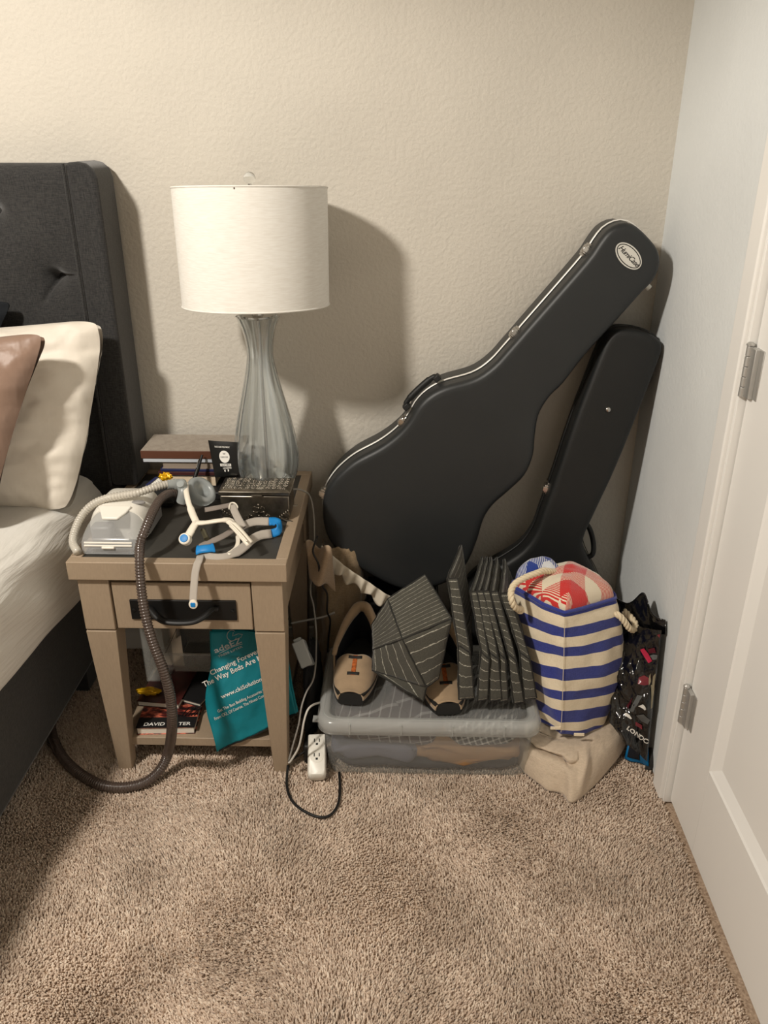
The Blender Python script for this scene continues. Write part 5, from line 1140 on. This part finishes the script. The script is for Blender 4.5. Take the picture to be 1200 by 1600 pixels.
def gingham(name, dark, lightc, per, rot):
    k = NT(name); k.b.inputs['Roughness'].default_value = .95; k.b.inputs['Sheen Weight'].default_value = .4
    vec = k.coord('UV', (1, 1, 1), (0, 0, rot[2])); sp = k.n('ShaderNodeSeparateXYZ'); k.l(vec, sp.inputs[0]); outs = []
    for ax in (0, 1):
        m1 = k.n('ShaderNodeMath', operation='MULTIPLY'); m1.inputs[1].default_value = 1 / per; k.l(sp.outputs[ax], m1.inputs[0]); fr = k.n('ShaderNodeMath', operation='FRACT'); k.l(m1.outputs[0], fr.inputs[0])
        lt = k.n('ShaderNodeMath', operation='LESS_THAN'); lt.inputs[1].default_value = .5; k.l(fr.outputs[0], lt.inputs[0]); outs.append(lt.outputs[0])
    s = k.n('ShaderNodeMath', operation='ADD'); k.l(outs[0], s.inputs[0]); k.l(outs[1], s.inputs[1])
    dg = k.n('ShaderNodeMath', operation='ADD'); k.l(sp.outputs[0], dg.inputs[0]); k.l(sp.outputs[1], dg.inputs[1]); d2 = k.n('ShaderNodeMath', operation='MULTIPLY'); d2.inputs[1].default_value = 170; k.l(dg.outputs[0], d2.inputs[0])
    df = k.n('ShaderNodeMath', operation='FRACT'); k.l(d2.outputs[0], df.inputs[0]); dl = k.n('ShaderNodeMath', operation='LESS_THAN'); dl.inputs[1].default_value = .58; k.l(df.outputs[0], dl.inputs[0])
    twl = k.n('ShaderNodeMath', operation='MULTIPLY_ADD'); k.l(dl.outputs[0], twl.inputs[0]); twl.inputs[1].default_value = 1.0; twl.inputs[2].default_value = 0
    # 0 -> light, 1 -> twill stripes, 2 -> dark
    g1 = k.n('ShaderNodeMath', operation='GREATER_THAN'); g1.inputs[1].default_value = 1.5; k.l(s.outputs[0], g1.inputs[0]); g0 = k.n('ShaderNodeMath', operation='GREATER_THAN'); g0.inputs[1].default_value = .5; k.l(s.outputs[0], g0.inputs[0])
    ml = k.n('ShaderNodeMath', operation='MULTIPLY'); k.l(g0.outputs[0], ml.inputs[0]); k.l(dl.outputs[0], ml.inputs[1]); mxx = k.n('ShaderNodeMath', operation='MAXIMUM'); k.l(ml.outputs[0], mxx.inputs[0]); k.l(g1.outputs[0], mxx.inputs[1])
    mc = k.n('ShaderNodeMix', data_type='RGBA'); k.l(mxx.outputs[0], mc.inputs[0]); mc.inputs[6].default_value = (*lin(lightc), 1); mc.inputs[7].default_value = (*lin(dark), 1)
    k.l(mc.outputs[2], k.b.inputs['Base Color']); k.bump(k.noise(vec, 380, 2), .5, .003); return k.m
M_RED = gingham('red_buffalo_check', (206, 40, 36), (232, 218, 192), .102, (.3, 0, .25)); M_BLU = gingham('blue_buffalo_check', (34, 58, 138), (214, 216, 220), .070, (.2, .2, .9))
def mound(c, rx, ry, h, seed, n=48, dz=0.0, tilt=0.0):
    c = V(c); b = MB()
    def fn(u, v):
        a = 2 * math.pi * u; r = v
        x = math.cos(a) * rx * math.sin(r * math.pi / 2); y = math.sin(a) * ry * math.sin(r * math.pi / 2)
        z = h * math.cos(r * math.pi / 2) ** .8 - dz * max(0, r - .85)
        w = .010 * fbm((x * 14 + seed, y * 14, seed), 1.0, 3) + .006 * math.sin(a * 3 + seed) * r
        return c + V((x, y, z + w + tilt * x))
    return b.grid(fn, n, 26, closeu=True)
rim_c = sum((toteS(q / 4, .97) for q in range(16)), V((0, 0, 0))) / 16
def towel(name, m, fn, label, per):
    """towel heap over a polar patch, its weave laid out along the cloth"""
    nu, nv = 64, 26; o = MB().grid(fn, nu, nv, closeu=True).build(name, m, angle=180, fix=False); me = o.data; ul = me.uv_layers.new(name='UVMap')
    for pl in me.polygons:
        for li in pl.loop_indices:
            p = me.vertices[me.loops[li].vertex_index].co; ul.data[li].uv = (p.x + .35 * (p.z - .45), p.y * 1.25 - .75 * (p.z - .45))
    return tag(o, label, 'towel')
def redS(u, v):
    rim = toteS(4 * u, .965); r = math.sin(v * math.pi / 2); p = (rim_c + V((.012, -.010, 0))).lerp(rim, .94 * r)
    a = 2 * math.pi * u; p.z = rim.z * r + (1 - r) * rim_c.z + .062 * math.cos(v * math.pi / 2) ** .7 - .012 * max(0, v - .9) * 10 - .004
    return p + V((0, 0, .010)) * fbm((p.x * 13, p.y * 13, 2), 1.0, 3) * (1 - v)
def bluS(u, v):
    c = rim_c.lerp(toteS(3.55, .97), .52); a = 2 * math.pi * u; r = math.sin(v * math.pi / 2)
    p = c + V((math.cos(a) * .062 * r - .018, math.sin(a) * .040 * r + .004, .066 * math.cos(v * math.pi / 2) ** .7 - .004))
    return p + V((0, 0, .014)) * fbm((p.x * 14, p.y * 14, 8), 1.0, 3) - V((0, 0, .03)) * max(0, v - .85)
towel('beach_towel', M_RED, redS, 'red and white checked towel bulging out of the striped tote', .1)
towel('beach_towel', M_BLU, bluS, 'blue and white checked towel at the back of the striped tote', .1)
# =================================================================== BEIGE LINEN BAG UNDER THE TOTE
M_BEIGE = weave_mat('beige_linen', (190, 172, 150), (210, 192, 170), 800, bump=.35)
lb = thing('linen_bag', (.40, -.5, 0), 'slumped beige linen bag squashed under the striped tote', 'bag')
bot = sm([at(800, 1180, z=.004), at(822, 1208, z=.004), at(836, 1222, z=.004), at(856, 1233, z=.004), at(880, 1240, z=.004), at(893, 1254, z=.004), at(915, 1240, z=.004), at(940, 1214, z=.006), at(962, 1188, z=.010), at(976, 1166, z=.02), at(982, 1148, z=.03), V((.56, -.40, .01))], 80)
topl = sm([V((.300, -.440, .085)), V((.325, -.455, .088)), V((.345, -.47, .088)), V((.37, -.485, .086)), V((.40, -.49, .085)), V((.43, -.482, .085)), V((.455, -.470, .082)), V((.48, -.455, .082)), V((.505, -.438, .080)), V((.525, -.418, .080)), V((.535, -.39, .075)), V((.53, -.36, .07))], 80)
def linen(u, v):
    i = min(int(u * 79), 78); f = u * 79 - i; a = V(bot[i]).lerp(V(bot[i + 1]), f); b_ = V(topl[i]).lerp(V(topl[i + 1]), f); p = a.lerp(b_, v)
    bulge = math.sin(math.pi * min(1, v * 1.05)) ** .8; out = V((a.x - b_.x, a.y - b_.y, 0)); out = out.normalized() if out.length > 1e-5 else V((0, -1, 0))
    p = p + (out * .014 + V((0, 0, .022))) * bulge
    ridge = math.exp(-((u - .44 - .10 * v) / .030) ** 2); p = p + (out * .012 + V((0, 0, .006))) * ridge * math.sin(math.pi * v)
    crease = math.exp(-((v - .50 - .30 * (.45 - u)) / .05) ** 2) * (1 if u < .44 else 0) * min(1, (.46 - u) * 12) ; p = p - (out * .022 + V((0, 0, .010))) * crease
    lip = math.exp(-((v - .66 - .30 * (.45 - u)) / .07) ** 2) * (1 if u < .44 else 0); p = p + out * .012 * lip
    return p + V((.003, .003, .003)) * fbm((u * 7, v * 3, 4), 1.3, 3)
MB().grid(linen, 140, 40).build('cloth', M_BEIGE, lb, solid=.003, angle=180)
cap_ = MB(); cap_.add([V(q) for q in topl] + [V((.50, -.32, .07)), V((.33, -.34, .08))], [tuple(range(82))]); cap_.build('top_fold', M_BEIGE, lb, solid=.003)
def hump(u, v): return V((.33 + .19 * u, -.46 + .12 * v, .004 + .078 * min(1, 6 * min(u, 1 - u, v, 1 - v))))
MB().grid(hump, 16, 16).build('stuffing', M_BEIGE, lb, angle=180)
# =================================================================== GLOSSY BLACK PRINTED BAG
k = NT('glossy_black_pvc'); k.b.inputs['Base Color'].default_value = (*lin((14, 14, 15)), 1); k.b.inputs['Roughness'].default_value = .12; k.b.inputs['Coat Weight'].default_value = .6
k.bump(k.noise(k.coord('Object', (1, 1, .6)), 26, 3), .55, .02); M_PVC = k.m
sb = thing('shopper_bag', (.56, -.42, .03), 'crumpled glossy black printed shopper wedged between striped tote and right wall', 'bag')
q4 = [at(952, 1128, y=-.47), at(1036, 1190, y=-.505), at(1046, 985, y=-.46), at(962, 968, y=-.33)]      # BL BR TR TL
for q in q4: q.x = min(q.x, XC - .006)
def pvc(u, v, back=0.0):
    p = (q4[0] * (1 - u) + q4[1] * u) * (1 - v) + (q4[3] * (1 - u) + q4[2] * u) * v
    t = (math.sin(math.pi * min(1, max(0, u))) * math.sin(math.pi * min(1, max(0, .06 + v * .9)))) ** .5
    n = V((-.45, -.85, .25)).normalized()
    w = .012 * fbm((u * 2.6, v * 4.2, 7), 1.3, 4) + .006 * math.sin(v * 11 + u * 4)
    p = p + n * ((.022 * t + w * min(1, t * 2)) if not back else -back * t)
    p.x = min(p.x, XC - .004 if p.y < -.53 else XR - .006); return p
b = MB().grid(lambda u, v: pvc(u, v), 50, 70); b.grid(lambda u, v: pvc(u, v, .05), 20, 30); b.build('bag_body', M_PVC, sb, angle=180)
# top flap with handle hump, folded collar
def flap(u, v):
    a, c = at(957, 985, y=-.33), at(1044, 992, y=-.455); tl2, tr2 = at(965, 935, y=-.30), at(1040, 968, y=-.44)
    p = (a * (1 - u) + c * u) * (1 - v) + (tl2 * (1 - u) + tr2 * u) * v
    p = p + V((0, 0, .042 * math.exp(-((u - .50) / .16) ** 2) * v)) + V((-.4, -.8, .2)) * (.008 * math.sin(u * 9) * v + .006 * fbm((u * 4, v * 2, 3), 1.2)); p.x = min(p.x, XR - .006); return p
MB().grid(flap, 40, 14).build('folded_top', M_PVC, sb, solid=.002, angle=180)
pq = on_surf(pvc, .0014)
M_PINK = mat('print_crimson', (178, 38, 70), .2); M_PRED = mat('print_dull_red', (120, 44, 52), .25); M_PGREY = mat('print_grey', (96, 98, 98), .25); M_PWHT = mat('print_white', (226, 222, 214), .3); M_PTAN = mat('print_tan', (150, 140, 116), .3); M_PDK = mat('print_dark_red', (80, 20, 32), .2)
def bag_uv(px, py):
    best = (.5, .5)
    for _ in range(2):
        u, v = best
        for it in range(20):
            p = pvc(u, v); q = at_plane(px, py, p, V((-.45, -.85, .25)).normalized()); e = .01
            du = (pvc(u + e, v) - pvc(u - e, v)) / (2 * e); dv = (pvc(u, v + e) - pvc(u, v - e)) / (2 * e); d = q - p
            a, b_, c = du.dot(du), du.dot(dv), dv.dot(dv); r1, r2 = d.dot(du), d.dot(dv); det = max(a * c - b_ * b_, 1e-9)
            u = min(max(u + .7 * (r1 * c - r2 * b_) / det, .02), .98); v = min(max(v + .7 * (a * r2 - b_ * r1) / det, .02), .98)
        best = (u, v)
    return best
def decal(nm, pts, m, eps=.0016):
    """flat print: polygon given by pixels, laid on the bag's skin as a fine fan"""
    f = on_surf(pvc, eps); c = (sum(p[0] for p in pts) / len(pts), sum(p[1] for p in pts) / len(pts)); ring = []
    for i in range(len(pts)):
        a, b_ = pts[i], pts[(i + 1) % len(pts)]
        for t in (0, .5): ring.append((a[0] + (b_[0] - a[0]) * t, a[1] + (b_[1] - a[1]) * t))
    vv = [f(*bag_uv(*c))] + [f(*bag_uv(c[0] + (p[0] - c[0]) * s, c[1] + (p[1] - c[1]) * s)) for s in (.5, 1) for p in ring]; n = len(ring)
    fs = [(0, 1 + i, 1 + (i + 1) % n) for i in range(n)] + [(1 + i, 1 + n + i, 1 + n + (i + 1) % n, 1 + (i + 1) % n) for i in range(n)]
    MB().add(vv, fs).build(nm, m, sb, fix=False, angle=180)
def D1(*p): return [(960 + a / 12, 960 + c / 12) for a, c in p]
def D2(*p): return [(960 + a / 11.43, 1070 + c / 11.43) for a, c in p]
decal('print_bus', D1((490, 660), (560, 630), (640, 730), (715, 870), (640, 915), (580, 820)), M_PINK)
decal('print_bus', D1((630, 640), (760, 620), (790, 720), (650, 730)), M_PDK); decal('print_bus', D1((830, 650), (960, 630), (1000, 680), (900, 730)), M_PRED)
decal('print_spot', D1((800, 380), (860, 370), (890, 400), (850, 440)), M_PRED); decal('print_letter', D1((670, 770), (740, 750), (820, 760), (800, 840), (720, 850)), M_PGREY)
decal('print_flag', D1((460, 1180), (560, 1140), (640, 1190), (640, 1310), (560, 1330), (440, 1300)), M_PRED); decal('print_stripe', D1((640, 1180), (690, 1100), (690, 1250), (640, 1330)), M_PTAN)
decal('print_tower', D1((725, 1150), (765, 1100), (815, 1150), (800, 1430), (700, 1430)), M_PTAN); decal('print_spot', D1((870, 970), (920, 970), (900, 1050), (860, 1040)), M_PRED); decal('print_flag', D1((870, 1290), (930, 1270), (940, 1370), (880, 1380)), M_PRED)
decal('print_tower', D2((660, 0), (740, 0), (690, 380), (640, 430)), M_PTAN); decal('print_guard', D2((420, 180), (500, 200), (350, 480), (270, 470)), M_PGREY); decal('print_guard', D2((220, 380), (330, 220), (300, 330), (240, 430)), M_PDK)
decal('print_cloud', D2((425, 375), (510, 340), (555, 380), (570, 430), (540, 450), (490, 410)), M_PWHT); decal('print_cloud', D2((170, 530), (210, 500), (270, 540), (320, 600), (290, 610), (210, 560)), M_PWHT)
decal('print_flag', D2((380, 655), (500, 720), (505, 800), (370, 720)), M_PRED); decal('print_wheel', D2((390, 540), (520, 520), (630, 620), (600, 700), (480, 640)), M_PGREY)
decal('painted_glint', D2((770, 780), (820, 700), (825, 730), (790, 790)), M_PWHT)  # white sliver: a highlight on the gloss, painted in as a decal
vsT, fsT = text_geo('LONDON', 1.0, align='LEFT', bold=.03); fT = on_surf(pvc, .0018); x0_, x1_ = min(q[0] for q in vsT), max(q[0] for q in vsT)
outT = []
for q in vsT:
    t = (q[0] - x0_) / (x1_ - x0_); px_ = 979.5 + t * 41; py_ = 1137 + t * 28; h = q[1] * 9.5
    outT.append(fT(*bag_uv(px_ + h * .56, py_ - h * .83)))
MB().add(outT, fsT).build('lettering', M_PWHT, sb, fix=False, smooth=False)
# blue cloth pouch under it, with a dark strap
bp = thing('drawstring_pouch', at(1000, 1190, z=.0), 'bright blue fabric pouch with a dark strap on the carpet under the black shopper', 'pouch')
def bpS(u, v):
    a, b_, c, d = at(976, 1185, z=.004), at(1014, 1198, z=.004), at(1012, 1160, y=-.49), at(984, 1150, y=-.46)
    p = (a * (1 - u) + b_ * u) * (1 - v) + (d * (1 - u) + c * u) * v; return p + V((-.3, -.8, .3)) * (.014 * math.sin(math.pi * u) * math.sin(math.pi * v) + .006 * math.sin(u * 7 + v * 5))
MB().grid(bpS, 24, 24).build('pouch_cloth', mat('bright_blue_nylon', (0, 104, 158), .45), bp, solid=.002, angle=180)
MB().grid(lambda u, v: bpS(.08 + .52 * u, .18 + .6 * v) + V((-.001, -.0035, .001)), 12, 12).build('dark_lining', M_LINER, bp, solid=.001, angle=180)
stp = [at(1008, 1199, z=.006), at(1018, 1200, z=.008), at(1024, 1190, y=-.50), at(1024, 1178, y=-.49), at(1020, 1168, y=-.48)]
for q in stp: q.x = min(q.x, XR - .006)
ribbon(sm(stp, 16), .009, (-.6, -.7, .4)).build('strap', M_SOLE, bp, solid=.002)
